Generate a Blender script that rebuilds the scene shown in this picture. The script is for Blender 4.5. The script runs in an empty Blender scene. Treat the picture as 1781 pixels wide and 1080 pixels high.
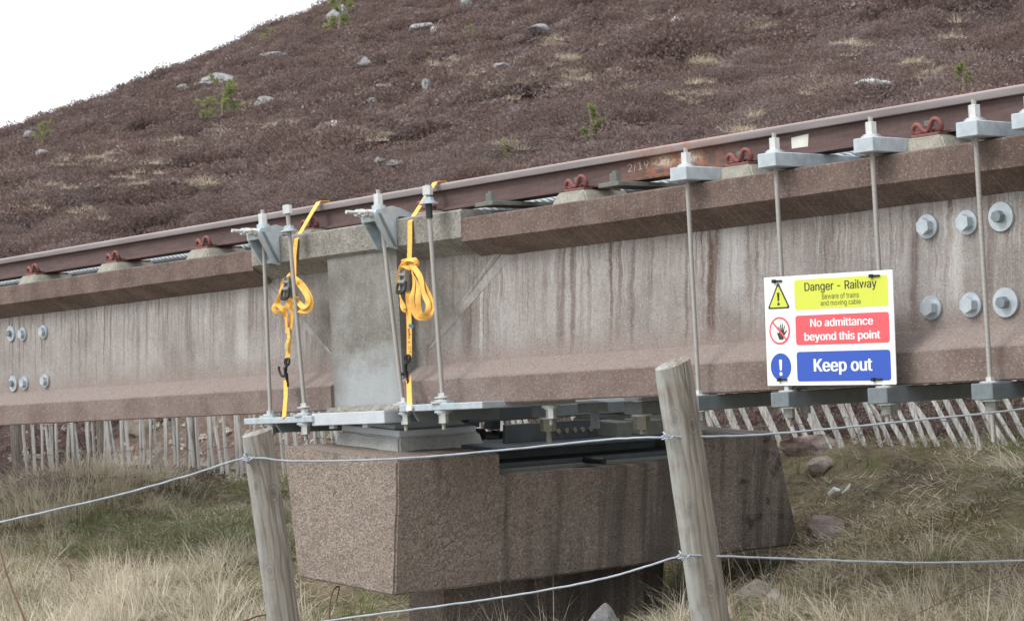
import bpy, bmesh, math, random
import numpy as np
from mathutils import Matrix, Vector, noise as mn
R = math.radians
scene = bpy.context.scene
random.seed(7); rng = np.random.default_rng(7)

# ------------------------------------------------------------------ frames
# camera stands at (0,0,1.65); the track runs along U (uphill to the right), across is V, up from the track is W
CAMZ = 1.65
FOC = 3700.0                                   # focal length in photograph pixels (1781 wide)
A_X = Vector((1, 0, 0))
CU = Vector((0.65122976, -0.06179466, -0.75636051)); CV = Vector((0.75718949, -0.01359058, 0.65305388))
CWp = Vector((-0.05063462, -0.99799635, 0.03793968)); CO = Vector((-0.69903859, 0.46155331, 9.92876304))
TH = R(5.0)
CZ = (math.sin(TH)*CU + math.cos(TH)*CWp).normalized()
CY = (Vector((0, 0, 1)) - CZ*CZ.z).normalized()
CX = CY.cross(CZ); CX = CX if CX.x > 0 else -CX
def cam2w(c): return Vector((CX.dot(c), CY.dot(c), CZ.dot(c)))
U, V, W = cam2w(CU), cam2w(CV), cam2w(CWp)
H = (math.cos(TH)*U - math.sin(TH)*W)
CAM = Vector((0, 0, CAMZ))
O = CAM + cam2w(CO)
def frame(a, b, c, o):
    m = Matrix((a, b, c)).transposed().to_4x4(); m.translation = o; return m
TRACK = frame(U, V, W, O)                      # things on the viaduct
LEVEL = frame(H, V, Vector((0, 0, 1)), O)      # the pier, level and square to the track
TI, LI = TRACK.inverted(), LEVEL.inverted()
def ray(x, y): return cam2w(Vector(((x-890.5)/FOC, (y-540.0)/FOC, 1.0)))
def at(x, y, v=0.0):                            # point of the track frame on the upright plane V = v
    r = ray(x, y); k = (O.dot(V) + v - CAM.dot(V)) / r.dot(V)
    return TI @ (CAM + r*k)
def au(x, y, v=0.0): return at(x, y, v).x

# ------------------------------------------------------------------ camera, sky, sun, exposure
cd = bpy.data.cameras.new('camera'); co = bpy.data.objects.new('camera', cd)
scene.collection.objects.link(co); scene.camera = co
cd.sensor_width = 36.0; cd.lens = FOC/1781.0*36.0; cd.clip_start = 0.05; cd.clip_end = 3000
mw = Matrix((cam2w(Vector((1, 0, 0))), cam2w(Vector((0, -1, 0))), cam2w(Vector((0, 0, -1))))).transposed().to_4x4()
mw.translation = CAM; co.matrix_world = mw
cd.dof.use_dof = True; cd.dof.focus_distance = 8.6; cd.dof.aperture_fstop = 13.0
SUN_DIR = Vector((-0.78, -0.32, 0.78)).normalized()
sl = bpy.data.lights.new('sun', 'SUN'); sl.energy = 1.5; sl.angle = R(24); sl.color = (1.0, 0.96, 0.9)
so = bpy.data.objects.new('sun', sl); scene.collection.objects.link(so)
so.rotation_mode = 'QUATERNION'; so.rotation_quaternion = SUN_DIR.to_track_quat('Z', 'Y')
wd = bpy.data.worlds.new('World'); scene.world = wd; wd.use_nodes = True
nt = wd.node_tree; nt.nodes.clear()
sky = nt.nodes.new('ShaderNodeTexSky'); sky.sky_type = 'NISHITA'; sky.sun_disc = False
sky.sun_elevation = math.asin(SUN_DIR.z); sky.sun_rotation = math.atan2(SUN_DIR.x, SUN_DIR.y)
tc = nt.nodes.new('ShaderNodeTexCoord'); nz = nt.nodes.new('ShaderNodeTexNoise')
nz.inputs['Scale'].default_value = 2.2; nz.inputs['Detail'].default_value = 5; nz.inputs['Roughness'].default_value = 0.55
rp = nt.nodes.new('ShaderNodeMapRange'); rp.inputs[1].default_value = 0.3; rp.inputs[2].default_value = 0.62
rp.inputs[3].default_value = 0.80; rp.inputs[4].default_value = 1.0
mx = nt.nodes.new('ShaderNodeMix'); mx.data_type = 'RGBA'; mx.inputs[7].default_value = (10.6, 10.9, 11.3, 1)
bg = nt.nodes.new('ShaderNodeBackground'); bg.inputs[1].default_value = 0.1
ow = nt.nodes.new('ShaderNodeOutputWorld')
nt.links.new(tc.outputs['Generated'], nz.inputs['Vector']); nt.links.new(nz.outputs['Fac'], rp.inputs[0])
nt.links.new(rp.outputs[0], mx.inputs[0]); nt.links.new(sky.outputs[0], mx.inputs[6])
nt.links.new(mx.outputs[2], bg.inputs[0]); nt.links.new(bg.outputs[0], ow.inputs[0])
scene.view_settings.view_transform = 'Standard'; scene.view_settings.look = 'None'
scene.view_settings.exposure = 0.50; scene.view_settings.gamma = 1.0
scene.cycles.max_bounces = 4; scene.cycles.diffuse_bounces = 2; scene.cycles.glossy_bounces = 2; scene.cycles.transmission_bounces = 2

# ------------------------------------------------------------------ mesh helpers
COL = scene.collection
class MB:
    def __init__(s): s.v = []; s.f = []; s.t = []
    def add(s, vs, fs, tint=None):
        o = len(s.v); s.v += [tuple(p) for p in vs]; s.f += [tuple(i+o for i in f) for f in fs]
        s.t += [random.random() if tint is None else tint]*len(fs); return s
    def box(s, lo, hi, b=0.0):
        x0, y0, z0 = lo; x1, y1, z1 = hi
        if b <= 0:
            vs = [(x0,y0,z0),(x1,y0,z0),(x1,y1,z0),(x0,y1,z0),(x0,y0,z1),(x1,y0,z1),(x1,y1,z1),(x0,y1,z1)]
            return s.add(vs, [(3,2,1,0),(4,5,6,7),(0,1,5,4),(1,2,6,5),(2,3,7,6),(3,0,4,7)])
        bm = bmesh.new(); r = bmesh.ops.create_cube(bm, size=1)
        for p in bm.verts: p.co = Vector((x0+(p.co.x+.5)*(x1-x0), y0+(p.co.y+.5)*(y1-y0), z0+(p.co.z+.5)*(z1-z0)))
        bmesh.ops.bevel(bm, geom=bm.edges[:], offset=b, segments=1, affect='EDGES')
        bm.verts.index_update()
        s.add([p.co[:] for p in bm.verts], [tuple(q.index for q in f.verts) for f in bm.faces]); bm.free(); return s
    def prism(s, poly, axis, a, b, segs=1, jit=0.0, seed=0):
        # polygon in the two other axes (counter-clockwise seen from +axis), extruded from a to b
        n = len(poly); vs = []; fs = []
        for k in range(segs+1):
            c = a + (b-a)*k/segs
            for i, (p, q) in enumerate(poly):
                if jit and 0 <= k <= segs:
                    d = mn.noise_vector(Vector((c*3.1+i*7.7, seed*5.0, i*3.3)))*jit + mn.noise_vector(Vector((c*17+i*7.7, seed, i)))*jit*.6
                    p += d.x; q += d.y
                vs.append({0: (c, p, q), 1: (q, c, p), 2: (p, q, c)}[axis])
        for k in range(segs):
            for i in range(n):
                j = (i+1) % n; fs.append((k*n+i, k*n+j, (k+1)*n+j, (k+1)*n+i))
        fs.append(tuple(range(n-1, -1, -1))); fs.append(tuple(segs*n+i for i in range(n)))
        return s.add(vs, fs)
    def cyl(s, p0, p1, r, n=14, r1=None, rot=0.0):
        p0 = Vector(p0); p1 = Vector(p1); r1 = r if r1 is None else r1
        d = (p1-p0).normalized(); x = d.orthogonal().normalized()
        if abs(d.z) > .99: x = Vector((1, 0, 0))
        if abs(d.y) > .99: x = Vector((1, 0, 0))
        y = d.cross(x); vs = []
        for p, rr in ((p0, r), (p1, r1)):
            for i in range(n):
                a = 2*math.pi*i/n + rot; vs.append(p + x*math.cos(a)*rr + y*math.sin(a)*rr)
        fs = [(i, (i+1) % n, n+(i+1) % n, n+i) for i in range(n)]
        fs.append(tuple(range(n-1, -1, -1))); fs.append(tuple(n+i for i in range(n)))
        return s.add(vs, fs)
    def tube(s, pts, r, n=8, closed=False, tint=None):
        P = [Vector(p) for p in pts]; m = len(P); vs = []; prev = None
        for i in range(m):
            t = (P[min(i+1, m-1)] - P[max(i-1, 0)]).normalized()
            if prev is None: x = t.orthogonal().normalized()
            else: x = (prev - t*prev.dot(t)).normalized()
            prev = x; y = t.cross(x); rr = r[i] if isinstance(r, (list, tuple)) else r
            for k in range(n):
                a = 2*math.pi*k/n; vs.append(P[i] + x*math.cos(a)*rr + y*math.sin(a)*rr)
        fs = [(i*n+k, i*n+(k+1) % n, (i+1)*n+(k+1) % n, (i+1)*n+k) for i in range(m-1) for k in range(n)]
        fs.append(tuple(range(n-1, -1, -1))); fs.append(tuple((m-1)*n+k for k in range(n)))
        return s.add(vs, fs, tint)
    def ribbon(s, pts, side, width, th=0.0022):
        # flat webbing: side = direction across the band (vector or list)
        P = [Vector(p) for p in pts]; m = len(P); vs = []
        for i in range(m):
            t = (P[min(i+1, m-1)] - P[max(i-1, 0)]).normalized()
            sd = Vector(side[i] if isinstance(side, list) else side); sd = (sd - t*sd.dot(t)).normalized()
            nn = t.cross(sd)*th/2; h = sd*width/2
            vs += [P[i]-h-nn, P[i]+h-nn, P[i]+h+nn, P[i]-h+nn]
        fs = [(i*4+k, i*4+(k+1) % 4, (i+1)*4+(k+1) % 4, (i+1)*4+k) for i in range(m-1) for k in range(4)]
        fs += [(3, 2, 1, 0), tuple((m-1)*4+k for k in range(4))]
        return s.add(vs, fs)
    def mesh(s, name, mat, smooth=None):
        me = bpy.data.meshes.new(name); me.from_pydata(s.v, [], s.f); me.update()
        at_ = me.attributes.new('tint', 'FLOAT', 'FACE'); at_.data.foreach_set('value', np.array(s.t, dtype=np.float32))
        if mat: me.materials.append(mat)
        if smooth:
            me.polygons.foreach_set('use_smooth', [True]*len(me.polygons)); me.set_sharp_from_angle(angle=R(smooth))
        return me
    def build(s, name, mat, parent=None, M=None, smooth=None):
        return obj(name, s.mesh(name, mat, smooth), parent, M)
def obj(name, me, parent=None, M=None):
    o = bpy.data.objects.new(name, me); COL.objects.link(o)
    if parent: o.parent = parent
    if M is not None: o.matrix_local = M
    return o
def tag(o, label=None, cat=None, group=None, kind=None):
    for k, x in (('label', label), ('category', cat), ('group', group), ('kind', kind)):
        if x: o[k] = x
    return o
def thing(name, label, cat, group=None, M=None):
    o = bpy.data.objects.new(name, None); COL.objects.link(o); o.empty_display_size = .05
    o.matrix_world = M if M is not None else Matrix()
    return tag(o, label, cat, group)
def T(x, y, z): return Matrix.Translation((x, y, z))
def spline(pts, n=8):
    P = [Vector(p) for p in pts]; out = []
    for i in range(len(P)-1):
        p0 = P[max(i-1, 0)]; p1 = P[i]; p2 = P[i+1]; p3 = P[min(i+2, len(P)-1)]
        for k in range(n):
            t = k/n; out.append(.5*((2*p1) + (p2-p0)*t + (2*p0-5*p1+4*p2-p3)*t*t + (3*p1-p0-3*p2+p3)*t**3))
    out.append(P[-1]); return out

# ------------------------------------------------------------------ materials
class NT:
    def __init__(s, name):
        s.m = bpy.data.materials.new(name); s.m.use_nodes = True; s.n = s.m.node_tree; s.n.nodes.clear()
        s.out = s.new('ShaderNodeOutputMaterial'); s.b = s.new('ShaderNodeBsdfPrincipled'); s.l(s.b.outputs[0], s.out.inputs[0])
        s.tc = s.new('ShaderNodeTexCoord')
    def new(s, t): return s.n.nodes.new(t)
    def l(s, a, b): s.n.links.new(a, b)
    def set(s, node, i, x):
        if hasattr(x, 'is_output'): s.l(x, node.inputs[i])
        elif isinstance(x, (tuple, list)) and len(x) == 3 and node.inputs[i].type == 'RGBA': node.inputs[i].default_value = (*x, 1)
        else: node.inputs[i].default_value = x
    def co(s, scale=(1, 1, 1), loc=(0, 0, 0), rot=(0, 0, 0), vec=None):
        m = s.new('ShaderNodeMapping'); s.l(vec or s.tc.outputs['Object'], m.inputs[0])
        m.inputs['Scale'].default_value = scale; m.inputs['Location'].default_value = loc; m.inputs['Rotation'].default_value = rot
        return m.outputs[0]
    def noise(s, vec, sc=5, det=4, rough=.55, dist=0, col=False):
        k = s.new('ShaderNodeTexNoise'); s.l(vec, k.inputs['Vector']); k.inputs['Scale'].default_value = sc
        k.inputs['Detail'].default_value = det; k.inputs['Roughness'].default_value = rough; k.inputs['Distortion'].default_value = dist
        return k.outputs['Color' if col else 'Fac']
    def voro(s, vec, sc=50, feat='F1', out='Color'):
        k = s.new('ShaderNodeTexVoronoi'); s.l(vec, k.inputs['Vector']); k.inputs['Scale'].default_value = sc; k.feature = feat
        return k.outputs[out]
    def rng(s, x, a, b, c=0., d=1.):
        k = s.new('ShaderNodeMapRange'); s.l(x, k.inputs[0])
        for i, q in enumerate((a, b, c, d)): k.inputs[i+1].default_value = q
        return k.outputs[0]
    def mth(s, op, a, b=0.0):
        k = s.new('ShaderNodeMath'); k.operation = op; s.set(k, 0, a); s.set(k, 1, b); return k.outputs[0]
    def mix(s, f, a, b, mode='MIX'):
        k = s.new('ShaderNodeMix'); k.data_type = 'RGBA'; k.blend_type = mode
        s.set(k, 0, f); s.set(k, 6, a); s.set(k, 7, b); return k.outputs[2]
    def sep(s, vec):
        k = s.new('ShaderNodeSeparateXYZ'); s.l(vec, k.inputs[0]); return k.outputs
    def comb(s, x, y, z):
        k = s.new('ShaderNodeCombineXYZ')
        for i, q in enumerate((x, y, z)): s.set(k, i, q)
        return k.outputs[0]
    def attr(s, name):
        k = s.new('ShaderNodeAttribute'); k.attribute_name = name; return k.outputs['Fac']
    def rand(s): return s.new('ShaderNodeObjectInfo').outputs['Random']
    def bump(s, h, st=.3, d=.01):
        k = s.new('ShaderNodeBump'); k.inputs['Strength'].default_value = st; k.inputs['Distance'].default_value = d
        s.l(h, k.inputs['Height']); s.l(k.outputs[0], s.b.inputs['Normal'])
    def fin(s, col, rough=.8, metal=0., spec=.5):
        s.set(s.b, 'Base Color', col); s.set(s.b, 'Roughness', rough); s.set(s.b, 'Metallic', metal); s.set(s.b, 'Specular IOR Level', spec)
        return s.m
def plain(name, col, rough=.6, metal=0., var=.25, sc=30, bump=.1):
    k = NT(name); nn = k.noise(k.co(), sc, 5, .6)
    c = k.mix(k.rng(nn, .3, .7), tuple(x*(1-var) for x in col), tuple(min(1, x*(1+var)) for x in col))
    if bump: k.bump(nn, bump, .004)
    return k.fin(c, k.rng(nn, .3, .7, rough-.08, rough+.08), metal)

def concrete(name, a, b, streak=None, pale=None, agg=(90, .25), st_top=None, spots=None, mott=2.5, bump=.35, st_amt=.8, pale_amt=1.0, tint2=None, runs=()):
    k = NT(name); p = k.co(); x, y, z = k.sep(p)
    big = k.noise(p, mott, 6, .62); c = k.mix(k.rng(big, .36, .64), a, b)
    fine = k.noise(p, 38, 4, .6); c = k.mix(k.rng(fine, .35, .7, 0, .30), c, tuple(q*.55 for q in b))
    if streak:
        us = k.mth('SUBTRACT', x, k.mth('MULTIPLY', z, .087))
        wob = k.mth('MULTIPLY', k.noise(k.co((2, 2, 6)), 3, 2), .03)
        us = k.mth('ADD', us, wob)
        vec = k.comb(k.mth('MULTIPLY', us, 1.0), 0.0, k.mth('MULTIPLY', z, .040))
        s1 = k.noise(vec, 34, 6, .68); s2 = k.noise(k.co((1, 1, 1), (13.7, 0, 0), vec=vec), 115, 4, .65); s3 = k.noise(k.co((1, 1, 1), (31, 0, 0), vec=vec), 4, 4, .65)
        hm = k.rng(z, *st_top) if st_top else None        # runs start thick under the flange and thin out downwards
        fp = k.rng(s2, .50, .66, 0, .75); fp = k.mth('MULTIPLY', fp, k.rng(s3, .35, .6, 0, pale_amt))
        if hm is not None: fp = k.mth('MULTIPLY', fp, k.mth('ADD', k.mth('MULTIPLY', hm, .75), .15))
        c = k.mix(fp, c, pale)
        f1 = k.mth('MULTIPLY', k.rng(s1, .50, .60, 0, st_amt), k.rng(s3, .38, .62, .12, 1.0))
        if hm is not None: f1 = k.mth('MULTIPLY', f1, k.mth('ADD', k.mth('MULTIPLY', hm, .65), .35))
        c = k.mix(f1, c, streak)
        f2 = k.mth('MULTIPLY', k.rng(s2, .36, .44, .65*min(1, st_amt*1.6), 0), k.rng(s1, .45, .6))
        if hm is not None: f2 = k.mth('MULTIPLY', f2, hm)
        c = k.mix(f2, c, tuple(q*.5 for q in streak))
        for ru, rw, z0_, z1_, rc_, amt_ in runs:          # single water runs
            e_ = k.mth('ABSOLUTE', k.mth('SUBTRACT', us, ru+.015)); fr_ = k.mth('MULTIPLY', k.rng(e_, rw*.35, rw, amt_, 0), k.rng(k.noise(vec, 60, 3, .6), .35, .5, .45, 1))
            fr_ = k.mth('MULTIPLY', fr_, k.mth('MULTIPLY', k.rng(z, z0_, z0_+.12), k.rng(z, z1_+.04, z1_-.04))); c = k.mix(fr_, c, rc_)
    if tint2:
        zn = k.mth('ADD', z, k.mth('MULTIPLY', k.mth('SUBTRACT', fine, .5), tint2[3])); c = k.mix(k.rng(zn, tint2[0], tint2[1], 0, .8), c, tint2[2])
    vc = k.voro(p, agg[0]); sx, sy, sz = k.sep(vc)
    c = k.mix(k.rng(sx, .80, .97, 0, agg[1]*1.8), c, (.52, .46, .42)); c = k.mix(k.rng(sy, .72, .97, 0, agg[1]*2.2), c, tuple(q*.38 for q in a))
    if spots:
        sp = k.noise(p, 9, 4, .7); c = k.mix(k.rng(sp, .60, .72, 0, .75), c, spots)
    hh = k.mth('ADD', k.noise(p, 160, 3, .7), k.mth('MULTIPLY', k.voro(p, agg[0], out='Distance'), .8))
    k.bump(hh, bump, .004)
    return k.fin(c, .92, 0, .25)

def usx(x, y):
    p_ = at(x, y, .12); return p_.x - .087*p_.z
BR, LM = (.105, .066, .054), (.62, .61, .60)
RUNS = [(usx(838, 560), .012, .10, .68, LM, .75), (usx(815, 560), .055, .12, .60, BR, .55), (usx(1238, 500), .034, .14, .62, BR, .85), (usx(975, 500), .035, .14, .66, BR, .6), (usx(996, 560), .020, .1, .66, BR, .55),
        (usx(1100, 500), .012, .12, .64, BR, .5), (usx(1195, 500), .014, .12, .66, BR, .6), (usx(1275, 470), .075, .30, .66, (.56, .56, .57), .55), (usx(1590, 450), .03, .1, .66, BR, .6), (usx(1660, 470), .05, .2, .6, LM, .4), (usx(1720, 470), .02, .1, .66, BR, .5), (usx(240, 590), .03, .1, .66, BR, .4), (usx(420, 570), .07, .2, .66, LM, .35)]
M = {}
M['flange'] = concrete('weathered_flange_concrete', (.108, .074, .063), (.190, .140, .122), (.062, .046, .040), (.46, .43, .41), (170, .12), st_top=(.715, .655), st_amt=.30, mott=5, pale_amt=1.0)
M['web'] = concrete('streaked_web_concrete', (.255, .226, .211), (.375, .352, .342), (.118, .077, .063), (.62, .62, .62), (170, .16), st_top=(.22, .60), st_amt=1.0, mott=3.5, runs=RUNS, tint2=(.30, .19, (.27, .215, .195), .12))
M['foot_flange'] = concrete('lower_flange_concrete', (.165, .120, .105), (.245, .195, .178), (.10, .07, .06), (.42, .385, .37), (160, .14), st_top=(.11, .15), st_amt=.3, mott=4, pale_amt=.9, tint2=(.112, .126, (.275, .228, .210), .012))  # upper slope painted paler for the light it catches; face darker with algae
M['insitu'] = concrete('grey_site_concrete', (.20, .187, .162), (.33, .318, .29), (.11, .09, .075), (.46, .45, .43), (110, .2), mott=7, bump=.6, st_amt=.12, pale_amt=.25, spots=(.10, .095, .08))
M['pilaster'] = concrete('smooth_grey_concrete', (.165, .156, .138), (.285, .282, .268), (.14, .12, .10), (.52, .53, .54), (150, .12), mott=4.5, st_amt=.12, pale_amt=.2)
def bloom(m):
    k = NT.__new__(NT); k.m = m; k.n = m.node_tree; k.tc = [q for q in k.n.nodes if q.type == 'TEX_COORD'][0]; k.b = [q for q in k.n.nodes if q.type == 'BSDF_PRINCIPLED'][0]
    src = k.b.inputs['Base Color'].links[0].from_socket; x, y, z = k.sep(k.tc.outputs['Object']); n_ = k.noise(k.co(), 6, 6, .7)
    h_ = k.mth('ADD', z, k.mth('MULTIPLY', k.mth('SUBTRACT', n_, .5), .45)); f = k.mth('MULTIPLY', k.rng(h_, .30, .14), k.rng(k.mth('ABSOLUTE', k.mth('SUBTRACT', x, .04)), .32, .16))
    k.l(k.mix(k.mth('MULTIPLY', f, .62), src, (.42, .455, .48)), k.b.inputs['Base Color']); return m
bloom(M['pilaster'])
M['endblock'] = concrete('grey_end_block_concrete', (.19, .170, .150), (.325, .312, .298), (.14, .11, .09), (.5, .5, .5), (150, .12), st_top=(.22, .6), mott=7, st_amt=.6, pale_amt=.8)
M['haunch'] = concrete('pale_haunch_concrete', (.29, .265, .245), (.43, .415, .40), (.16, .12, .10), (.5, .5, .5), (140, .14), mott=9, st_amt=.3)
M['pad'] = concrete('grout_pad', (.30, .29, .24), (.40, .39, .34), None, None, (110, .12), mott=8)
M['grout'] = concrete('pale_grout', (.34, .35, .33), (.45, .46, .44), None, None, (110, .1), mott=9, bump=.6)

def agg_mat():
    k = NT('exposed_aggregate_concrete'); p = k.co(); x, y, z = k.sep(p)
    vc = k.voro(p, 120); a, b, c3 = k.sep(vc)
    c = k.mix(k.rng(a, 0, 1), (.16, .124, .103), (.315, .258, .220))
    c = k.mix(k.rng(b, .80, .95, 0, .6), c, (.42, .37, .33)); c = k.mix(k.rng(c3, .80, .95, 0, .7), c, (.08, .068, .06))
    big = k.noise(p, 2.2, 5, .6); c = k.mix(k.rng(big, .38, .66, 0, .5), c, (.16, .125, .105))
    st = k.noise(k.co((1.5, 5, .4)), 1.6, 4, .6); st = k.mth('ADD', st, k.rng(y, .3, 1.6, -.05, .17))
    c = k.mix(k.rng(st, .50, .68, 0, .82), c, (.055, .045, .039))           # damp runs, thickened towards the far end to paint in the girder's shade
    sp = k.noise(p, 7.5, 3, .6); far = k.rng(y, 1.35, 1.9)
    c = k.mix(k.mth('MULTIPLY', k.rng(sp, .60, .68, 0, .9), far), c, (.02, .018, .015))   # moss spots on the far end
    c = k.mix(k.rng(k.noise(p, 300, 2, .5), .4, .7, 0, .2), c, (.5, .45, .4))
    dist = k.voro(p, 120, out='Distance'); h2 = k.mth('ADD', k.mth('MULTIPLY', dist, -1.0), k.mth('MULTIPLY', k.noise(p, 14, 4, .6), .8))
    k.bump(h2, .42, .009); return k.fin(c, .9, 0, .25)
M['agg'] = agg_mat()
M['galv'] = plain('galvanised_steel', (.46, .52, .56), .48, .35, .16, 22, .08)
M['galv_dark'] = plain('dull_galvanised_steel', (.20, .235, .255), .55, .35, .2, 16, .08)
M['grey_paint'] = plain('grey_painted_steel', (.50, .54, .575), .5, .0, .08, 14, .05)
M['dark_steel'] = plain('dark_painted_steel', (.075, .088, .098), .5, .1, .25, 10, .05)
M['zinc'] = plain('bright_zinc', (.60, .61, .60), .38, .6, .12, 40, .05)
M['mudbolt'] = plain('weathered_bolt', (.27, .265, .22), .55, .4, .25, 40, .1)
M['boltgrey'] = plain('dull_bolt', (.27, .275, .26), .5, .3, .2, 40, .1)
M['greenplate'] = plain('weathered_grey_green_plate', (.155, .165, .145), .7, .1, .2, 18, .1)
M['clip'] = plain('red_oxide_clip', (.215, .068, .062), .6, .0, .3, 40, .15)
M['clipplate'] = plain('rusty_base_plate', (.17, .075, .065), .75, .0, .3, 25, .15)
M['black'] = plain('black_plastic', (.012, .012, .013), .45, 0, .2, 20, .05)
M['strap'] = plain('orange_webbing', (.94, .50, .11), .75, 0, .14, 60, .1)
M['blue_label'] = plain('blue_label', (.05, .17, .24), .6)
M['straplabel'] = plain('yellowed_label', (.62, .47, .16), .7, 0, .3, 50)
M['ink'] = plain('strap_ink', (.09, .05, .01), .8, 0, .1, 20, 0)
M['white'] = plain('white_sign_face', (.82, .85, .86), .35, 0, .02, 6, 0)
M['yellow'] = plain('yellow_panel', (.63, .69, .075), .35, 0, .03, 6, 0)
M['red'] = plain('red_panel', (.84, .105, .125), .35, 0, .03, 6, 0)
M['blue'] = plain('blue_panel', (.032, .095, .47), .35, 0, .03, 6, 0)
M['signblack'] = plain('sign_black', (.035, .04, .03), .4, 0, .05, 6, 0)
M['paper'] = plain('paint_patch', (.66, .67, .60), .7, 0, .12, 20, 0)
M['chalk'] = plain('chalk', (.33, .27, .25), .9, 0, .3, 60, 0)
M['wire'] = plain('fence_wire', (.36, .40, .45), .5, .4, .2, 25, 0)
M['oldwire'] = plain('old_wire', (.13, .12, .12), .6, .3, .3, 40, 0)
M['redpaint'] = plain('red_marker', (.5, .06, .05), .7, 0, .1, 6, 0)

def rod_mat():
    k = NT('threaded_rod'); x, y, z = k.sep(k.tc.outputs['Object'])
    s = k.mth('SINE', k.mth('MULTIPLY', z, 2*math.pi/.0042)); f = k.rng(s, -1, 1)
    k.bump(f, .8, .002)
    return k.fin(k.mix(f, (.27, .255, .235), (.60, .585, .56)), .42, .35)
M['rod'] = rod_mat()
def rail_mat():
    k = NT('rusty_rail'); p = k.co(); x, y, z = k.sep(p)
    n1 = k.noise(k.co((.6, 1, 5)), 9, 6, .65); c = k.mix(k.rng(n1, .3, .7), (.085, .053, .050), (.135, .092, .088))
    c = k.mix(k.rng(k.noise(p, 55, 4, .6), .45, .75, 0, .5), c, (.075, .04, .034))
    n2 = k.noise(k.co((.35, 1, 3)), 6, 4, .6)
    hd = k.rng(z, .094, .099); c = k.mix(hd, c, k.mix(k.rng(n2, .3, .7), (.185, .162, .163), (.275, .252, .256)))    # worn rail head
    c = k.mix(k.rng(z, .122, .126, 0, .75), c, (.40, .27, .24))
    # rust bloom on one stretch
    dx = k.mth('SUBTRACT', x, 1.93); bl = k.rng(k.mth('ABSOLUTE', dx), .08, .42, 1, 0)
    rn = k.noise(p, 22, 6, .7); bl2 = k.mth('MULTIPLY', bl, k.rng(rn, .42, .62))
    c = k.mix(k.mth('MULTIPLY', bl2, .85), c, (.33, .13, .06))
    dx3 = k.rng(k.mth('ABSOLUTE', k.mth('SUBTRACT', k.mth('ABSOLUTE', dx), .075)), .015, .085, 1, 0)
    wz = k.rng(k.mth('ABSOLUTE', k.mth('SUBTRACT', z, .068)), .006, .034, 1, 0)
    c = k.mix(k.mth('MULTIPLY', k.mth('MULTIPLY', dx3, wz), k.rng(k.noise(p, 75, 5, .7), .36, .56)), c, (.58, .50, .42))
    k.bump(n1, .25, .004); return k.fin(c, k.mix(hd, (.75,)*3, (.45,)*3), 0, .4)
M['rail'] = rail_mat()
def wood_mat(name, a, b, algae=None, sc=1.0):
    k = NT(name); p = k.co((1, 1, .10)); q = k.co()
    w1 = k.noise(p, 28*sc, 6, .65, 1.2); c = k.mix(k.rng(w1, .32, .66), a, b)
    g = k.noise(k.co((1, 1, .03)), 90*sc, 4, .6); c = k.mix(k.rng(g, .52, .68, 0, .6), c, tuple(x*.42 for x in a))
    ck = k.noise(k.co((1, 1, .02), (3, 1, 0)), 42*sc, 3, .5); c = k.mix(k.rng(ck, .62, .66, 0, .75), c, tuple(x*.22 for x in a))
    wv = k.new('ShaderNodeTexWave'); wv.wave_type = 'BANDS'; wv.bands_direction = 'X'
    k.l(k.co((1, 1, .22)), wv.inputs['Vector']); wv.inputs['Scale'].default_value = 11*sc; wv.inputs['Distortion'].default_value = 14
    wv.inputs['Detail'].default_value = 3; wv.inputs['Detail Scale'].default_value = .9
    c = k.mix(k.rng(wv.outputs['Fac'], .0, .28, .5, 0), c, tuple(x*.5 for x in a))
    if algae:
        x, y, z = k.sep(q)
        for kx, kz in ((-.02, 1.39), (.03, 1.36), (.01, .86), (.012, .60), (-.015, 1.12)):
            d_ = k.mth('SQRT', k.mth('ADD', k.mth('POWER', k.mth('SUBTRACT', x, kx), 2.0), k.mth('MULTIPLY', k.mth('POWER', k.mth('SUBTRACT', z, kz), 2.0), .35)))
            d_ = k.mth('ADD', d_, k.mth('MULTIPLY', k.noise(q, 30, 2), .008)); rg = k.rng(k.mth('SINE', k.mth('MULTIPLY', d_, 700.)), -.2, 1)
            c = k.mix(k.mth('MULTIPLY', k.mth('MULTIPLY', rg, k.rng(d_, .034, .008)), .6), c, tuple(v_*.45 for v_ in a)); c = k.mix(k.rng(d_, .010, .005, 0, .7), c, tuple(v_*.4 for v_ in a))
        m = k.mth('MULTIPLY', k.rng(x, .012, -.045), k.rng(k.noise(q, 9, 4, .6), .3, .55))
        c = k.mix(k.mth('MULTIPLY', m, .65), c, algae)
    k.bump(k.mth('ADD', w1, k.mth('MULTIPLY', g, .8)), .55, .006); return k.fin(c, .85, 0, .25)
M['post'] = wood_mat('weathered_post_wood', (.170, .146, .120), (.335, .305, .265), (.40, .43, .425))
M['paling'] = wood_mat('silvered_paling_wood', (.44, .43, .41), (.70, .69, .67))
def rock_mat(name, a, b, lichen=(.5, .5, .46)):
    k = NT(name); p = k.co(); n1 = k.noise(p, 4, 7, .65); c = k.mix(k.rng(n1, .35, .65), a, b)
    c = k.mix(k.rng(k.noise(p, 40, 3, .6), .5, .7, 0, .5), c, tuple(x*.5 for x in a))
    c = k.mix(k.rng(k.noise(p, 9, 5, .7), .56, .68, 0, .7), c, lichen); k.bump(k.noise(p, 18, 6, .7), .6, .04)
    return k.fin(c, .9, 0, .25)
M['rock_grey'] = rock_mat('grey_hill_rock', (.20, .20, .205), (.34, .34, .345))
M['rock_white'] = rock_mat('pale_lichened_rock', (.45, .46, .45), (.68, .69, .68), (.75, .75, .72))
M['rock_pink'] = rock_mat('pink_granite', (.24, .185, .17), (.40, .325, .30), (.44, .43, .41))
M['rock_tan'] = rock_mat('tan_stone', (.30, .26, .22), (.52, .47, .41), (.6, .58, .54))

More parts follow.
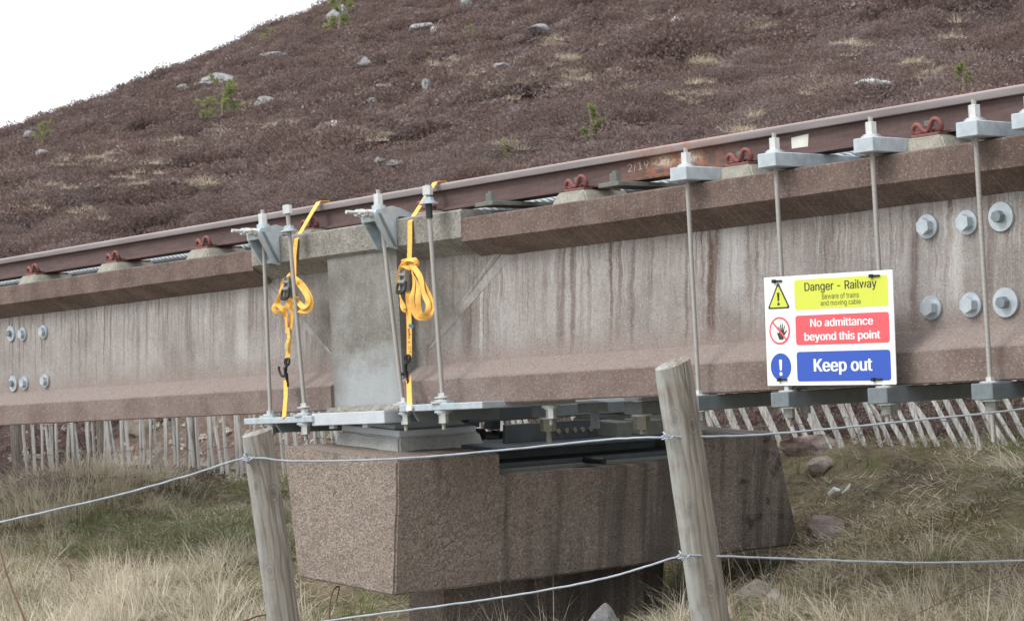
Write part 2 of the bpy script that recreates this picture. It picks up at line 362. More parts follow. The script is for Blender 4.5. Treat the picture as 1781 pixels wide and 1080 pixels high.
# ------------------------------------------------------------------ terrain
def nz2(x, y, s, seed): return mn.noise(Vector((x*s, y*s, seed)))
def terrain(x, y):
    xc = max(-70., min(70., x)); yc = min(y, 18.0)
    z = -.42 + .16*max(-14, min(14, xc)) + .039*yc
    if y > 15.5:
        s = max(0., min(1., (y-18.)/122.)); s0 = max(0., (min(y, 24.)-15.5)/8.5)
        base = -.42 + .16*xc*s0 + .16*max(-14, min(14, xc))*(1-s0) + .039*18
        top = 23.0 + .450*xc
        z = base + s**1.28*(top-base) + .35*s0*s0*(1-s)
        if y > 132: z -= ((y-132)/30.)**2*2.6
        z += (nz2(x, y, .05, 3)*.7 + nz2(x, y, .14, 5)*.45)*min(1, s*5) + (nz2(x, y, .6, 9)*.30 + abs(nz2(x, y, .95, 12))*.52)*min(1, s0)
    vv = (x-O.x)*V.x + (y-O.y)*V.y; b_ = max(0., min(1., (vv-3.45)/1.5)); z += .55*b_*b_*(3-2*b_)*max(0., 1-max(0., y-24)/12)   # bank behind the palings
    q_ = max(0., min(1., (vv-1.0)/2.2)); z += .19*q_*q_*(3-2*q_)*max(-.85, min(1., (x+.6)/2.2))
    hh = (x-O.x)*H.x + (y-O.y)*H.y; ddx = max(0., -.45-hh, hh-.85); ddy = max(0., -.7-vv, vv-2.45); ho = max(0., 1-math.hypot(ddx, ddy)/.85); z -= (.05+.25*max(0., min(1., (vv-.3)/1.3)))*ho*ho*(3-2*ho)*max(0., min(1., (x+1.6)/1.6))   # worn hollow round the pier
    tx = x+3.05; ty = y-15.6; z += .24*math.exp(-(tx*tx/.5+ty*ty/.9))                                          # big tussock at left
    z += nz2(x, y, .55, 1)*.07 + nz2(x, y, 1.6, 2)*.04 + nz2(x, y, 4.5, 4)*.018
    return z
def hit(x, y, y0=6.0, y1=260.0):                # where the sight line meets the terrain
    r = ray(x, y); r = r/r.y; step = .25; d = y0
    while d < y1:
        p = CAM + r*d
        if p.z < terrain(p.x, p.y): break
        d += step*(1+d/40)
    return Vector((p.x, p.y, terrain(p.x, p.y)))
def sheet(name, xs, ys, mat):
    nx, ny = len(xs), len(ys); vs = [(x, y, terrain(x, y)) for y in ys for x in xs]
    fs = [(j*nx+i, j*nx+i+1, (j+1)*nx+i+1, (j+1)*nx+i) for j in range(ny-1) for i in range(nx-1)]
    me = bpy.data.meshes.new(name); me.from_pydata(vs, [], fs); me.materials.append(mat)
    me.polygons.foreach_set('use_smooth', [True]*len(fs)); o = obj(name, me); o['kind'] = 'structure'; return o
def ground_mat():
    k = NT('moor_ground'); p = k.co(); n1 = k.noise(p, 1.3, 6, .65); n2 = k.noise(p, 22, 5, .7)
    c = k.mix(k.rng(n1, .4, .62), (.135, .112, .070), (.27, .228, .148)); c = k.mix(k.rng(n2, .45, .65, 0, .7), c, (.070, .052, .040))
    c = k.mix(k.mth('MULTIPLY', k.rng(k.noise(p, 2.1, 4, .6), .52, .64), k.rng(n2, .35, .6)), c, (.12, .125, .05))
    x, y, z = k.sep(p)
    vv = k.mth('ADD', k.mth('ADD', k.mth('MULTIPLY', x, V.x), k.mth('MULTIPLY', y, V.y)), -(O.x*V.x+O.y*V.y))
    f = k.mth('MULTIPLY', k.rng(vv, 3.3, 3.7), k.rng(x, -.4, -1.2))
    c = k.mix(k.mth('MULTIPLY', f, .8), c, k.mix(k.rng(n2, .4, .6), (.075, .046, .039), (.205, .148, .132)))       # bare red bank
    k.bump(n2, .7, .03); return k.fin(c, .95, 0, .2)
def hill_mat():
    k = NT('heather_ground'); p = k.co(); n1 = k.noise(p, .5, 6, .65); n2 = k.noise(p, 5, 6, .7)
    c = k.mix(k.rng(n2, .38, .62), (.035, .022, .020), (.10, .066, .062)); c = k.mix(k.rng(n1, .58, .70, 0, .6), c, (.20, .155, .11))
    k.bump(n2, .8, .15); return k.fin(c, .95, 0, .2)
M['ground'] = ground_mat(); M['hill'] = hill_mat()
xs = [-60, -45, -32, -24, -18, -14] + list(np.arange(-11, 8.01, .1)) + [10, 14, 18, 24, 32, 45, 60]
ys = [-60, -40, -25, -15, -8, -3, 0, 2, 3.5] + list(np.arange(4.5, 19.5, .1))
sheet('ground', xs, ys, M['ground'])
xs = list(np.arange(-46, 46.1, .42)); xs = [-70, -62, -54, -50] + xs + [50, 54, 62, 70]; xs = [-200, -140, -100, -82] + xs + [82, 100, 140, 200]
sheet('hill', xs, list(np.arange(19.3, 60, .3)) + list(np.arange(60, 140, .6)) + list(np.arange(140, 175, 1.5)) + [185, 200, 230], M['hill'])

# ------------------------------------------------------------------ viaduct girders
def flange_poly(top=.82, bot=.716, o=0.0): return [(o, bot), (.12, .642), (.38, .642), (.5-o, bot), (.5-o, top-.006), (.494-o, top), (.006+o, top), (o, top-.006)]
FOOT = [(.004, .006), (.01, 0), (.49, 0), (.496, .006), (.496, .116), (.38, .193), (.12, .193), (.004, .116)]
def girder(label, Mx, front):
    t = thing('concrete_girder', label, 'girder', 'parallel concrete girders', Mx)
    for a, b, s in ((-16, -.85, 1), (.79, 9, 2)):
        n = int((b-a)/.06); MB().prism(flange_poly(), 0, a, b, n, .0022, s).build('top_flange', M['flange'], t)
    for a, b, s in ((-16, -.25, 3), (.29, 9, 4)):
        n = int((b-a)/.06); MB().prism(FOOT, 0, a, b, n, .0022, s).build('bottom_flange', M['foot_flange'], t)
    MB().prism([(.12, .185), (.38, .185), (.38, .65), (.12, .65)], 0, -16, -.90, 60, .0015, 5).build('web', M['web'], t)
    MB().prism([(.12, .185), (.38, .185), (.38, .65), (.12, .65)], 0, .93, 9, 60, .0015, 6).build('web', M['web'], t)
    MB().prism([(-.004, .737), (.115, .664), (.385, .664), (.504, .737), (.504, .852), (.496, .86), (.004, .86), (-.004, .852)], 0, -.853, .793, 40, .003, 7).build('joint_cap', M['insitu'], t)
    MB().prism([(.022, .012), (.478, .012), (.478, .735), (.022, .735)], 0, -.25, .29, 12, .0015, 8).build('pilaster', M['pilaster'], t)
    for sgn, e0, e1 in ((-1, -.24, -.90), (1, .28, .93)):      # end blocks that step and splay from the joint into the thin web
        m1 = e0+sgn*.10
        pl_ = [(.17, e0), (.74, e0), (.74, e1), (.655, e1), (.27, m1), (.17, m1-sgn*.01)]
        MB().prism(pl_ if sgn > 0 else list(reversed(pl_)), 1, .1065, .42).build('end_block', M['endblock'], t)
        def sv(u_): return .108 + (.1195-.108)*abs(u_-(m1-sgn*.02))/abs(e1-m1+sgn*.02) - .0012
        hv = [(e1-sgn*.045, .1050, .657), (m1, .1050, .262), (m1+sgn*.03, sv(m1+sgn*.03), .268), (e1-sgn*.12, sv(e1-sgn*.12), .52), (e1-sgn*.004, .1180, .60), (e1+sgn*.035, .1186, .625), (e1+sgn*.03, .1180, .66)]
        hf = [(1, 2, 3), (1, 3, 0), (0, 3, 4), (0, 4, 5), (0, 5, 6)]
        MB().add(hv, hf if sgn > 0 else [tuple(reversed(f)) for f in hf]).build('haunch', M['haunch'], t)
        vs = [(m1-sgn*.02, .108, .17), (m1-sgn*.02, .108, .29), (e1+sgn*.002, .1195, .66), (e1+sgn*.002, .1195, .17), (m1, .4, .17), (e1, .38, .17), (e1, .38, .66)]
        fs = [(0, 1, 2, 3), (3, 2, 6, 5), (0, 3, 5, 4)]
        MB().add(vs, fs if sgn < 0 else [tuple(reversed(f)) for f in fs]).build('web_splay', M['web'], t)
    return t
G1 = girder('near streaked concrete girder carrying the rail in front', TRACK, True)
G2 = girder('far concrete girder hidden behind the near one, above the pier', TRACK @ T(0, 1.5, 0), False)
# rail pads are cast on the girder
CLU = [au(x, y, .12) for x, y in ((54, 469), (193, 445), (350, 418), (535, 390), (737, 353), (998, 316), (1281, 270), (1608, 218))]
CLU_ALL = [CLU[0]-.93*k for k in range(4, 0, -1)] + CLU + [CLU[-1]+.93*k for k in (1, 2)]
def pad_mesh():
    mb = MB(); lo = [(-.125, .075), (.125, .075), (.125, .365), (-.125, .365)]; hi = [(-.085, .098), (.085, .098), (.085, .345), (-.085, .345)]
    bm = bmesh.new(); bv = [bm.verts.new((x, y, .80)) for x, y in lo] + [bm.verts.new((x, y, .876)) for x, y in hi]
    for f in [(3, 2, 1, 0), (4, 5, 6, 7), (0, 1, 5, 4), (1, 2, 6, 5), (2, 3, 7, 6), (3, 0, 4, 7)]: bm.faces.new([bv[i] for i in f])
    bmesh.ops.bevel(bm, geom=bm.edges[:], offset=.008, segments=2, affect='EDGES')
    bmesh.ops.subdivide_edges(bm, edges=bm.edges[:], cuts=1)
    for q in bm.verts: q.co += mn.noise_vector(q.co*22)*.006
    me = bpy.data.meshes.new('rail_pad'); bm.to_mesh(me); bm.free(); me.materials.append(M['pad']); return me
PADM = pad_mesh()
for u in CLU_ALL:
    for g in (G1, G2): obj('rail_pad', PADM, g, T(u, 0, .0 + (.012 if -.85 < u < .79 else 0)))
# bolts through the web
def hexnut(mb, c, ax, r, h, rot=.4):
    c = Vector(c); ax = Vector(ax); return mb.cyl(c, c+ax*h, r, 6, rot=rot)
def anchor(parent, u, w, big, r=None):
    far = u < 0; wr = (.051 if big == 2 else .0435)*(.92 if far else 1)
    wm = MB().cyl((0, .119, 0), (0, .109, 0), wr, 28)
    b = obj('anchor_bolt', wm.mesh('anchor_washer', M['galv'], 40), parent, T(u, 0, w))
    if big == 2: hexnut(MB(), (0, .111, 0), (0, -1, 0), .021*(.92 if far else 1), .020 if far else .03, .2).build('bolt_head', M['galv_dark'] if u < 3.6 else M['boltgrey'], b)
    else:
        hexnut(MB(), (0, .111, 0), (0, -1, 0), .0295*(.92 if far else 1), .022 if far else .030, random.random()).build('bolt_head', M['galv'], b)
    return b
for x, y, b in ((1612, 394, 1), (1681, 387, 1), (1740, 377, 2), (1619, 535, 1), (1688, 530, 1), (1748, 526, 2), (18, 580, 2), (39, 581, 1), (75, 577, 1), (22, 667, 2), (42, 666, 1), (78, 662, 1)):
    p = at(x, y, .11); anchor(G1, p.x, p.z, b)

# ------------------------------------------------------------------ rails, cable
RW = .888                                       # foot underside
def rail_poly():
    half = [(.055, 0), (.055, .008), (.030, .015), (.010, .024), (.0075, .04), (.0075, .078), (.013, .090), (.033, .096), (.035, .102), (.035, .120), (.030, .127), (.020, .130)]
    return [(x, y) for x, y in half] + [(-x, y) for x, y in reversed(half)]
RP = rail_poly()
def rail(label, v):
    return tag(MB().prism(RP, 0, -16, 9, 60).build('rail', M['rail'], None, TRACK @ T(0, v, RW), 35), label, 'rail', 'rails of the track')
RAIL = rail('rusty brown steel rail running along the top of the near girder', .22)
RAIL2 = rail('far rusty steel rail on the hidden girder', 1.78)
def cable(label, v, w):
    t = thing('haul_cable', label, 'cable', None, TRACK @ T(0, v, w))
    for k in range(6):
        pts = []
        for i in range(int(13/.018)+1):
            u = -9 + i*.018; a = u*2*math.pi/.24 + k*math.pi/3
            pts.append((u, math.cos(a)*.0135, math.sin(a)*.0135))
        MB().tube(pts, .0078, 6, tint=.5).build('strand', M['galv'], t, None, 60)
    return t
cable('thick twisted steel haul cable lying behind the near rail', .405, .891)

# chalk mark and paint patch on the rail web
try: SANS = bpy.data.fonts.load(bpy.utils.system_resource('DATAFILES', path='fonts') + '/Inter.woff2')
except Exception: SANS = None
def text_mesh(s, mat, off=0.0):
    from mathutils.geometry import interpolate_bezier, tessellate_polygon
    cu = bpy.data.curves.new('lettering', 'FONT'); cu.body = s; cu.size = 1; cu.align_x = 'CENTER'
    if SANS: cu.font = SANS
    cu.materials.append(mat); cu.materials.append(mat)
    for k, ch in enumerate(s): cu.body_format[k].material_index = 1 if ch.isupper() else 0      # capitals of this face have overlapping outlines
    o = bpy.data.objects.new('lettering', cu); COL.objects.link(o); dg = bpy.context.evaluated_depsgraph_get(); dg.update()
    c2_ = o.evaluated_get(dg).to_curve(dg); loops = []
    m0 = bpy.data.meshes.new_from_object(o.evaluated_get(dg))
    for sp in c2_.splines:
        if sp.material_index != 1: continue
        b = sp.bezier_points; n_ = len(b); pts = []
        for k in range(n_):
            p0, p1 = b[k], b[(k+1) % n_]
            if (p0.handle_right-p0.co).length < 1e-5 and (p1.handle_left-p1.co).length < 1e-5: pts.append(p0.co.copy())
            else: pts += interpolate_bezier(p0.co, p0.handle_right, p1.handle_left, p1.co, 5)[:-1]
        pts = [q for k, q in enumerate(pts) if (q-pts[k-1]).length > 2e-4]
        if len(pts) > 2:
            ar = sum(pts[k].x*pts[(k+1) % len(pts)].y-pts[(k+1) % len(pts)].x*pts[k].y for k in range(len(pts)))/2; loops.append((ar, [Vector((q.x, q.y, 0)) for q in pts]))
    bpy.data.objects.remove(o)
    sg = 1 if loops and max(loops, key=lambda q: abs(q[0]))[0] > 0 else -1
    outer = [q for q in loops if q[0]*sg > 0]; holes = [q for q in loops if q[0]*sg < 0]
    def inside(p, poly):
        r = False; n_ = len(poly)
        for k in range(n_):
            a, b = poly[k], poly[(k+1) % n_]
            if (a.y > p.y) != (b.y > p.y) and p.x < (b.x-a.x)*(p.y-a.y)/(b.y-a.y)+a.x: r = not r
        return r
    mb = MB()
    for ar, poly in outer:
        hs = [h[1] for h in holes if inside(h[1][0], poly) and abs(h[0]) < abs(ar)]
        al = poly + [q for h in hs for q in h]; fs = tessellate_polygon([poly]+hs)
        mb.add(al, [tuple(f) for f in fs] if hs else [tuple(range(len(poly)))])
    used = [tuple(f.vertices) for f in m0.polygons if f.material_index == 0]; ids = sorted({q for f in used for q in f}); mp = {q: k for k, q in enumerate(ids)}
    mb.add([m0.vertices[q].co[:] for q in ids], [tuple(mp[q] for q in f) for f in used]); bpy.data.meshes.remove(m0)
    return mb.mesh('lettering', mat)
def place_text(s, mat, parent, cx, cy, width, height, depth, rot=0.0, off=0.0, name='lettering'):
    # upright text on a plane facing -V: x along U, y along W
    me = text_mesh(s, mat, off); c = np.empty(len(me.vertices)*3); me.vertices.foreach_get('co', c); c = c.reshape(-1, 3)
    lo, hi = c.min(0), c.max(0); sx = width/(hi[0]-lo[0]); sy = height/(hi[1]-lo[1])
    x = (c[:, 0]-(lo[0]+hi[0])/2)*sx; y = (c[:, 1]-(lo[1]+hi[1])/2)*sy
    X = x*math.cos(rot)-y*math.sin(rot)+cx; Y = x*math.sin(rot)+y*math.cos(rot)+cy
    c = np.stack([X, np.full_like(X, depth)+c[:, 2]*3, Y], 1); me.vertices.foreach_set('co', c.ravel()); me.update()
    b0 = bmesh.new(); b0.from_mesh(me); bmesh.ops.remove_doubles(b0, verts=b0.verts[:], dist=1e-6); b0.to_mesh(me); b0.free()
    bm = bmesh.new(); bm.from_mesh(me); seen = set(); isl = 0
    for q in bm.verts:                                   # overlapping outlines of one glyph get their own hair of depth
        if q in seen: continue
        st_ = [q]; seen.add(q)
        while st_:
            w_ = st_.pop(); w_.co.y -= .00004*(isl % 3)
            for e2 in w_.link_edges:
                n2_ = e2.other_vert(w_)
                if n2_ not in seen: seen.add(n2_); st_.append(n2_)
        isl += 1
    bm.to_mesh(me); bm.free()
    if off > 0:
        bm = bmesh.new(); bm.from_mesh(me); e_ = off*height
        for i_, (dx_, dz_) in enumerate(((e_, 0), (-e_, 0))):
            b2 = bmesh.new(); b2.from_mesh(me)
            for q in b2.verts: q.co.x += dx_; q.co.z += dz_; q.co.y -= .00020*(i_+1)
            tm = bpy.data.meshes.new('tmp'); b2.to_mesh(tm); b2.free(); bm.from_mesh(tm); bpy.data.meshes.remove(tm)
        bm.to_mesh(me); bm.free()
    o = obj(name, me, parent); return o
p = at(1110, 290, .212); place_text('2/19', M['chalk'], RAIL, p.x, p.z-RW+.0, .125, .040, -.0085, 0.03, -.008, 'chalk_mark')
ps = [at(x, y, .2105) for x, y in ((1376, 240), (1406, 233), (1405, 255), (1377, 259))]
MB().add([(q.x, -.0092, q.z-RW) for q in ps] + [(q.x, -.0078, q.z-RW) for q in ps], [(3, 2, 1, 0), (0, 1, 5, 4), (1, 2, 6, 5), (2, 3, 7, 6), (3, 0, 4, 7)]).build('paint_patch', M['paper'], RAIL)

# ------------------------------------------------------------------ rail clips
def clip_proto():
    base = MB().box((-.062, .115, .874), (.062, .335, .887), .003).mesh('base_plate', M['clipplate'])
    r = .0085
    L = spline([(.002, .135, .893), (-.014, .13, .900), (-.028, .128, .918), (-.045, .128, .924), (-.060, .13, .912), (-.060, .135, .898), (-.042, .145, .894), (-.01, .165, .896)], 5)
    Rr = spline([(.0, .13, .894), (.012, .124, .899), (.026, .12, .919), (.042, .12, .934), (.060, .124, .928), (.066, .13, .910), (.056, .14, .897), (.03, .16, .896), (.0, .168, .897)], 5)
    a = MB().tube(L, r, 8).mesh('spring_clip', M['clip'], 60); b = MB().tube(Rr, r, 8).mesh('spring_clip', M['clip'], 60)
    mb = MB(); mb.cyl((.0, .147, .889), (.0, .147, .915), .010, 10); hexnut(mb, (0, .147, .914), (0, 0, 1), .019, .020)
    bolt = mb.mesh('bolt', M['greenplate'], 30)
    return base, a, b, bolt
CP = clip_proto()
ordn = ['first', 'second', 'third', 'fourth', 'fifth', 'sixth', 'seventh', 'eighth']
clab = ['red spring clip on the rail pad nearest the left edge', 'red spring clip on the second rail pad from the left edge', 'red spring clip on the rail pad left of the left cast bracket',
        'red spring clip behind the left orange strap', 'red spring clip behind the right orange strap', 'red spring clip between the two flat plates with bolts',
        'red spring clip beside the rust patch, between the first two clamp bars', 'red spring clip on the tall pad between the two rightmost whole clamp bars']
for i, u in enumerate(CLU):
    t = thing('rail_clip', clab[i], 'rail clip', 'rail clips on the near girder', TRACK @ T(u, 0, .012 if -.85 < u < .79 else 0.002))
    for n_, me in zip(('base_plate', 'spring_clip', 'spring_clip', 'bolt'), CP): obj(n_, me, t)
# flat plates with a bolt, crossing under the rail
for (x, y), lb in zip(((848, 350), (1065, 317)), ('flat grey plate with a bolt under the rail, just right of the straps', 'flat grey plate with a bolt under the rail, below the chalk number')):
    u = au(x, y, .03); t = thing('cross_plate', lb, 'steel plate', 'bolted plates under the rail', TRACK @ T(u, 0, 0))
    MB().box((-.06, .005, .858), (.06, .46, .876), .002).build('plate', M['greenplate'], t)
    mb = MB(); mb.cyl((.0, .05, .876), (0, .05, .881), .030, 16); hexnut(mb, (.0, .05, .880), (0, 0, 1), .026, .034); mb.cyl((0, .05, .9), (0, .05, .924), .013, 10)
    mb.build('bolt', M['greenplate'], t, None, 30)

# ------------------------------------------------------------------ threaded-rod clamps round the right-hand girder
def nut(parent, c, r=.021, h=.036, up=1, mat='zinc', rot=.3):
    mb = MB(); hexnut(mb, c, (0, 0, up), r, h, rot); return mb.build('nut', M[mat], parent, None, 30)
def washer(parent, c, r=.036, h=.008, up=1, mat='zinc'):
    c = Vector(c); return MB().cyl(c, c+Vector((0, 0, up*h)), r, 18).build('washer', M[mat], parent, None, 40)
def rclamp(u, label, below=.12, front=-.10):
    t = thing('rod_clamp', label, 'clamp', 'threaded rod clamps round the right-hand girder', TRACK @ T(u, 0, 0))
    MB().box((-.044, front, .826), (.044, .62, .879), .003).build('top_bar', M['galv'], t)
    MB().box((-.044, front, -.060), (.044, .62, -.0035), .003).build('bottom_bar', M['galv_dark'], t)
    for v, bl in ((-.05, below), (.56, .11)):
        MB().cyl((0, v, -.012-bl), (0, v, .955), .0088, 12).build('rod', M['rod'], t, None, 60)
        washer(t, (0, v, .879)); washer(t, (0, v, .886), .029, .006); nut(t, (0, v, .892), .021, .044)
        washer(t, (0, v, -.0035), .036, .006); nut(t, (0, v, .0025), .016, .014)
        washer(t, (0, v, -.060), .036, .006, -1); nut(t, (0, v, -.066), .021, .034, -1, 'boltgrey')
    return t
for (x, y), lb, bl in (((1195, 310), 'threaded rod clamp behind the taller fence post, left of the sign', .11), ((1349, 290), 'threaded rod clamp under the left side of the sign', .12),
                   ((1517, 265), 'threaded rod clamp under the right side of the sign', .12), ((1697, 240), 'threaded rod clamp with a long rod tail, among the web bolts at right', .19),
                   ((1794, 222), 'threaded rod clamp at the right edge, only its bar end showing', .11)):
    rclamp(au(x, y, -.05), lb, bl)

# ------------------------------------------------------------------ cast brackets and tie rods by the joint
def bracket_parts():
    gus = [(-.115, .90), (-.125, .885), (-.120, .850), (-.045, .73), (-.006, .722), (-.006, .868), (.02, .874), (.080, .866), (.086, .886), (.03, .908), (-.02, .92)]
    out = []
    for a, b in ((-.055, -.042), (.042, .055)): out.append(('gusset', MB().prism(gus, 0, a, b).mesh('gusset', M['galv'])))
    out.append(('back_plate', MB().box((-.042, -.026, .735), (.042, -.007, .87), .002).mesh('back_plate', M['galv'])))
    out.append(('top_plate', MB().prism([(-.118, .872), (.02, .878), (.02, .912), (-.10, .902)], 0, -.0415, .0415).mesh('top_plate', M['galv'])))
    out.append(('front_plate', MB().prism([(-.1195, .850), (-.106, .850), (-.106, .872), (-.124, .884)], 0, -.0415, .0415).mesh('front_plate', M['galv'])))
    return out
BP = bracket_parts()
def bracket(u, label, foot_u):
    t = thing('cast_bracket_clamp', label, 'clamp', 'cast bracket clamps by the joint', TRACK @ T(u, 0, 0))
    for n_, me in BP: obj(n_, me, t)
    MB().cyl((0, -.06, .90), (0, -.06, .925), .032, 20).build('washer', M['galv'], t, None, 40)
    MB().cyl((0, -.06, .915), (0, -.06, .928), .026, 20).build('washer', M['zinc'], t, None, 40)
    nut(t, (0, -.06, .928), .023, .05)
    a = Vector((0, -.06, .998)); b = Vector((foot_u-u, -.07, -.03)); a = a + (a-b).normalized()*0
    MB().cyl(b, a, .0100, 12).build('rod', M['rod'], t, None, 60)
    MB().prism([(-.105, .885), (-.095, .885), (-.012, .735), (-.026, .735)], 0, .0545, .062).build('rib', M['galv_dark'], t)
    for du, w, ln in ((-.028, .892, .095), (.026, .885, .06)):
        mb = MB(); mb.cyl((du, -.11, w), (du, -.13-ln, w+.004), .0085, 10); hexnut(mb, (du, -.122, w), (0, -1, 0), .019, .028); hexnut(mb, (du, -.153, w), (0, -1, 0), .017, .018)
        mb.build('stud_bolt', M['zinc'], t, None, 30)
    return t
bracket(au(459, 420, -.06), 'galvanised cast bracket clamp with studs, left of the left strap', au(470, 715, -.07))
bracket(au(660, 390, -.06), 'galvanised cast bracket clamp with slanting rod, left of the right strap', au(702, 702, -.07))
def tierod(x0, y0, x1, y1, yn, yw, label, sleeve):
    a, b = at(x0, y0, -.085), at(x1, y1, -.085); d = (a-b).normalized()
    t = thing('tie_rod', label, 'tie rod', 'tie rods beside the straps', TRACK @ T(b.x, b.y, b.z))
    L = (a-b).length; rotq = d.to_track_quat('Z', 'Y').to_matrix().to_4x4()
    def seg(name, s0, s1, r, n, mat, rot=.3): MB().cyl((0, 0, s0), (0, 0, s1), r, n, rot=rot).build(name, M[mat], t, rotq, 35)
    seg('rod', -.03, L, .0100, 12, 'rod'); sw = (at(x0, yw, -.085)-b).length
    seg('washer', sw, sw+.007, .042, 24, 'galv'); seg('washer', sw+.007, sw+.016, .030, 20, 'galv'); seg('nut', sw+.016, sw+.030, .024, 6, 'galv')
    seg('nut', L-.045, L-.004, .023, 6, 'zinc')
    if sleeve: seg('sleeve', sw-.062, sw-.001, .0150, 14, 'black')
    seg('washer', .012, .020, .036, 18, 'zinc'); seg('nut', .020, .036, .018, 6, 'zinc')
tierod(499, 356, 530, 714, 362, 405, 'upright threaded tie rod with raised nut in front of the left strap', False)
tierod(743, 322, 770, 697, 330, 356, 'upright threaded tie rod with black sleeve beside the right strap', True)

# plates under the joint that the rods pull on
def bottom_plate(u0, u1, w, label, rods, ribs, long=.0):
    t = thing('underslung_plate', label, 'steel plate', 'plates under the joint', TRACK @ T(0, 0, 0))
    MB().box((u0, -.125, w-.030), (u1, .42, w), .003).build('plate', M['galv'], t)
    for u in ribs: MB().prism([(-.115, w-.031), (-.085, w-.075), (.38, w-.085), (.38, w-.031)], 0, u-.008, u+.008).build('rib', M['galv_dark'], t)
    for u, v in rods:
        MB().prism([(u+.055*math.cos(k*math.pi/4+.39), v+.055*math.sin(k*math.pi/4+.39)) for k in range(8)], 2, w, w+.010).build('boss', M['galv'], t)
        washer(t, (u, v, w+.010), .038, .006); nut(t, (u, v, w+.016), .019, .018)
        washer(t, (u, v, w-.031), .040, .010, -1, 'galv'); washer(t, (u, v, w-.041), .030, .006, -1); nut(t, (u, v, w-.047), .022, .040, -1, 'zinc')
        MB().cyl((u, v, w-.115), (u, v, w-.046), .0095, 10).build('rod_end', M['rod'], t, None, 60)
    return t
bottom_plate(-.81, -.235, -.018, 'galvanised plate with ribs under the girder, at the left strap', [(au(470, 715, -.07), -.07), (au(530, 716, -.085), -.085)], [-.66, -.55])
bottom_plate(au(694, 712, -.125), 1.02, .012, 'galvanised plate with ribs under the girder, at the right strap', [(au(702, 702, -.07)+.01, -.07), (au(770, 697, -.085), -.085), (au(905, 700, -.07), .1)], [.41, .53])
for mb_, nm in (): pass

# ------------------------------------------------------------------ pier, bearing and steelwork on it
def pier():
    t = thing('concrete_pier', 'rough exposed aggregate concrete pier block under the girders', 'pier', None, LEVEL)
    y0, y1, zt, zb = -.25, 2.20, -.177, -.777
    bm = bmesh.new()
    def ring(z, x0, x1, a, b): return [(x0, a, z), (x1, a, z), (x1, b, z), (x0, b, z)]
    poly_t = [(.595, -.25, zt), (.595, .345, zt), (.595, .345, zt-.105), (.595, 1.66, zt-.105), (.595, 1.66, zt), (.595, 2.20, zt), (.575, 2.42, zb), (.575, -.25, zb)]
    poly_b = [(-.27, -.26, zt), (-.27, .345, zt), (-.27, .345, zt-.105), (-.27, 1.66, zt-.105), (-.27, 1.66, zt), (-.27, 2.20, zt), (-.15, 2.40, zb), (-.15, -.26, zb)]
    fa = [bm.verts.new(p) for p in poly_t]; fb = [bm.verts.new(p) for p in poly_b]; n = 8
    bm.faces.new(fa); bm.faces.new(list(reversed(fb)))
    for i in range(n): bm.faces.new([fa[(i+1) % n], fa[i], fb[i], fb[(i+1) % n]])
    bmesh.ops.recalc_face_normals(bm, faces=bm.faces[:])
    bmesh.ops.bevel(bm, geom=[e for e in bm.edges if e.calc_face_angle(0) > .3], offset=.010, segments=2, affect='EDGES')
    bmesh.ops.triangulate(bm, faces=[f for f in bm.faces if len(f.verts) > 4])
    for _ in range(5): bmesh.ops.subdivide_edges(bm, edges=[e for e in bm.edges if e.calc_length() > .07], cuts=1, use_grid_fill=True)
    bmesh.ops.triangulate(bm, faces=[f for f in bm.faces if len(f.verts) > 4])
    for q in bm.verts:
        c = q.co; q.co = c + mn.noise_vector(c*24)*.0035 + mn.noise_vector(c*7)*.003
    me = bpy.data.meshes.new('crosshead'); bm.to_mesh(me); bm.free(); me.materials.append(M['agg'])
    obj('crosshead', me, t)
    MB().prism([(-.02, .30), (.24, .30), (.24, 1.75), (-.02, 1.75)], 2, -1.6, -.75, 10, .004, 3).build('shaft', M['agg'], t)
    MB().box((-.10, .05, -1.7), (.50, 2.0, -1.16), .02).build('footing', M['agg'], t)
    for v in (0.0, 1.5):
        pl = [(.0, .0)]
        bm = bmesh.new(); lo = [(-.225, -.0), (.28, -.0), (.28, .52), (-.225, .52)]; hi = [(-.20, .015), (.262, .015), (.262, .50), (-.20, .50)]
        bv = [bm.verts.new((x, y+v, zt-.01)) for x, y in lo] + [bm.verts.new((x, y+v, zt+.066)) for x, y in hi]
        for f in [(3, 2, 1, 0), (4, 5, 6, 7), (0, 1, 5, 4), (1, 2, 6, 5), (2, 3, 7, 6), (3, 0, 4, 7)]: bm.faces.new([bv[i] for i in f])
        bmesh.ops.bevel(bm, geom=bm.edges[:], offset=.010, segments=2, affect='EDGES')
        bmesh.ops.subdivide_edges(bm, edges=bm.edges[:], cuts=3, use_grid_fill=True)
        for q in bm.verts: q.co += mn.noise_vector(q.co*16)*.007
        me = bpy.data.meshes.new('bearing_plinth'); bm.to_mesh(me); bm.free(); me.materials.append(M['grout']); obj('bearing_plinth', me, t)
    return t
PIER = pier()
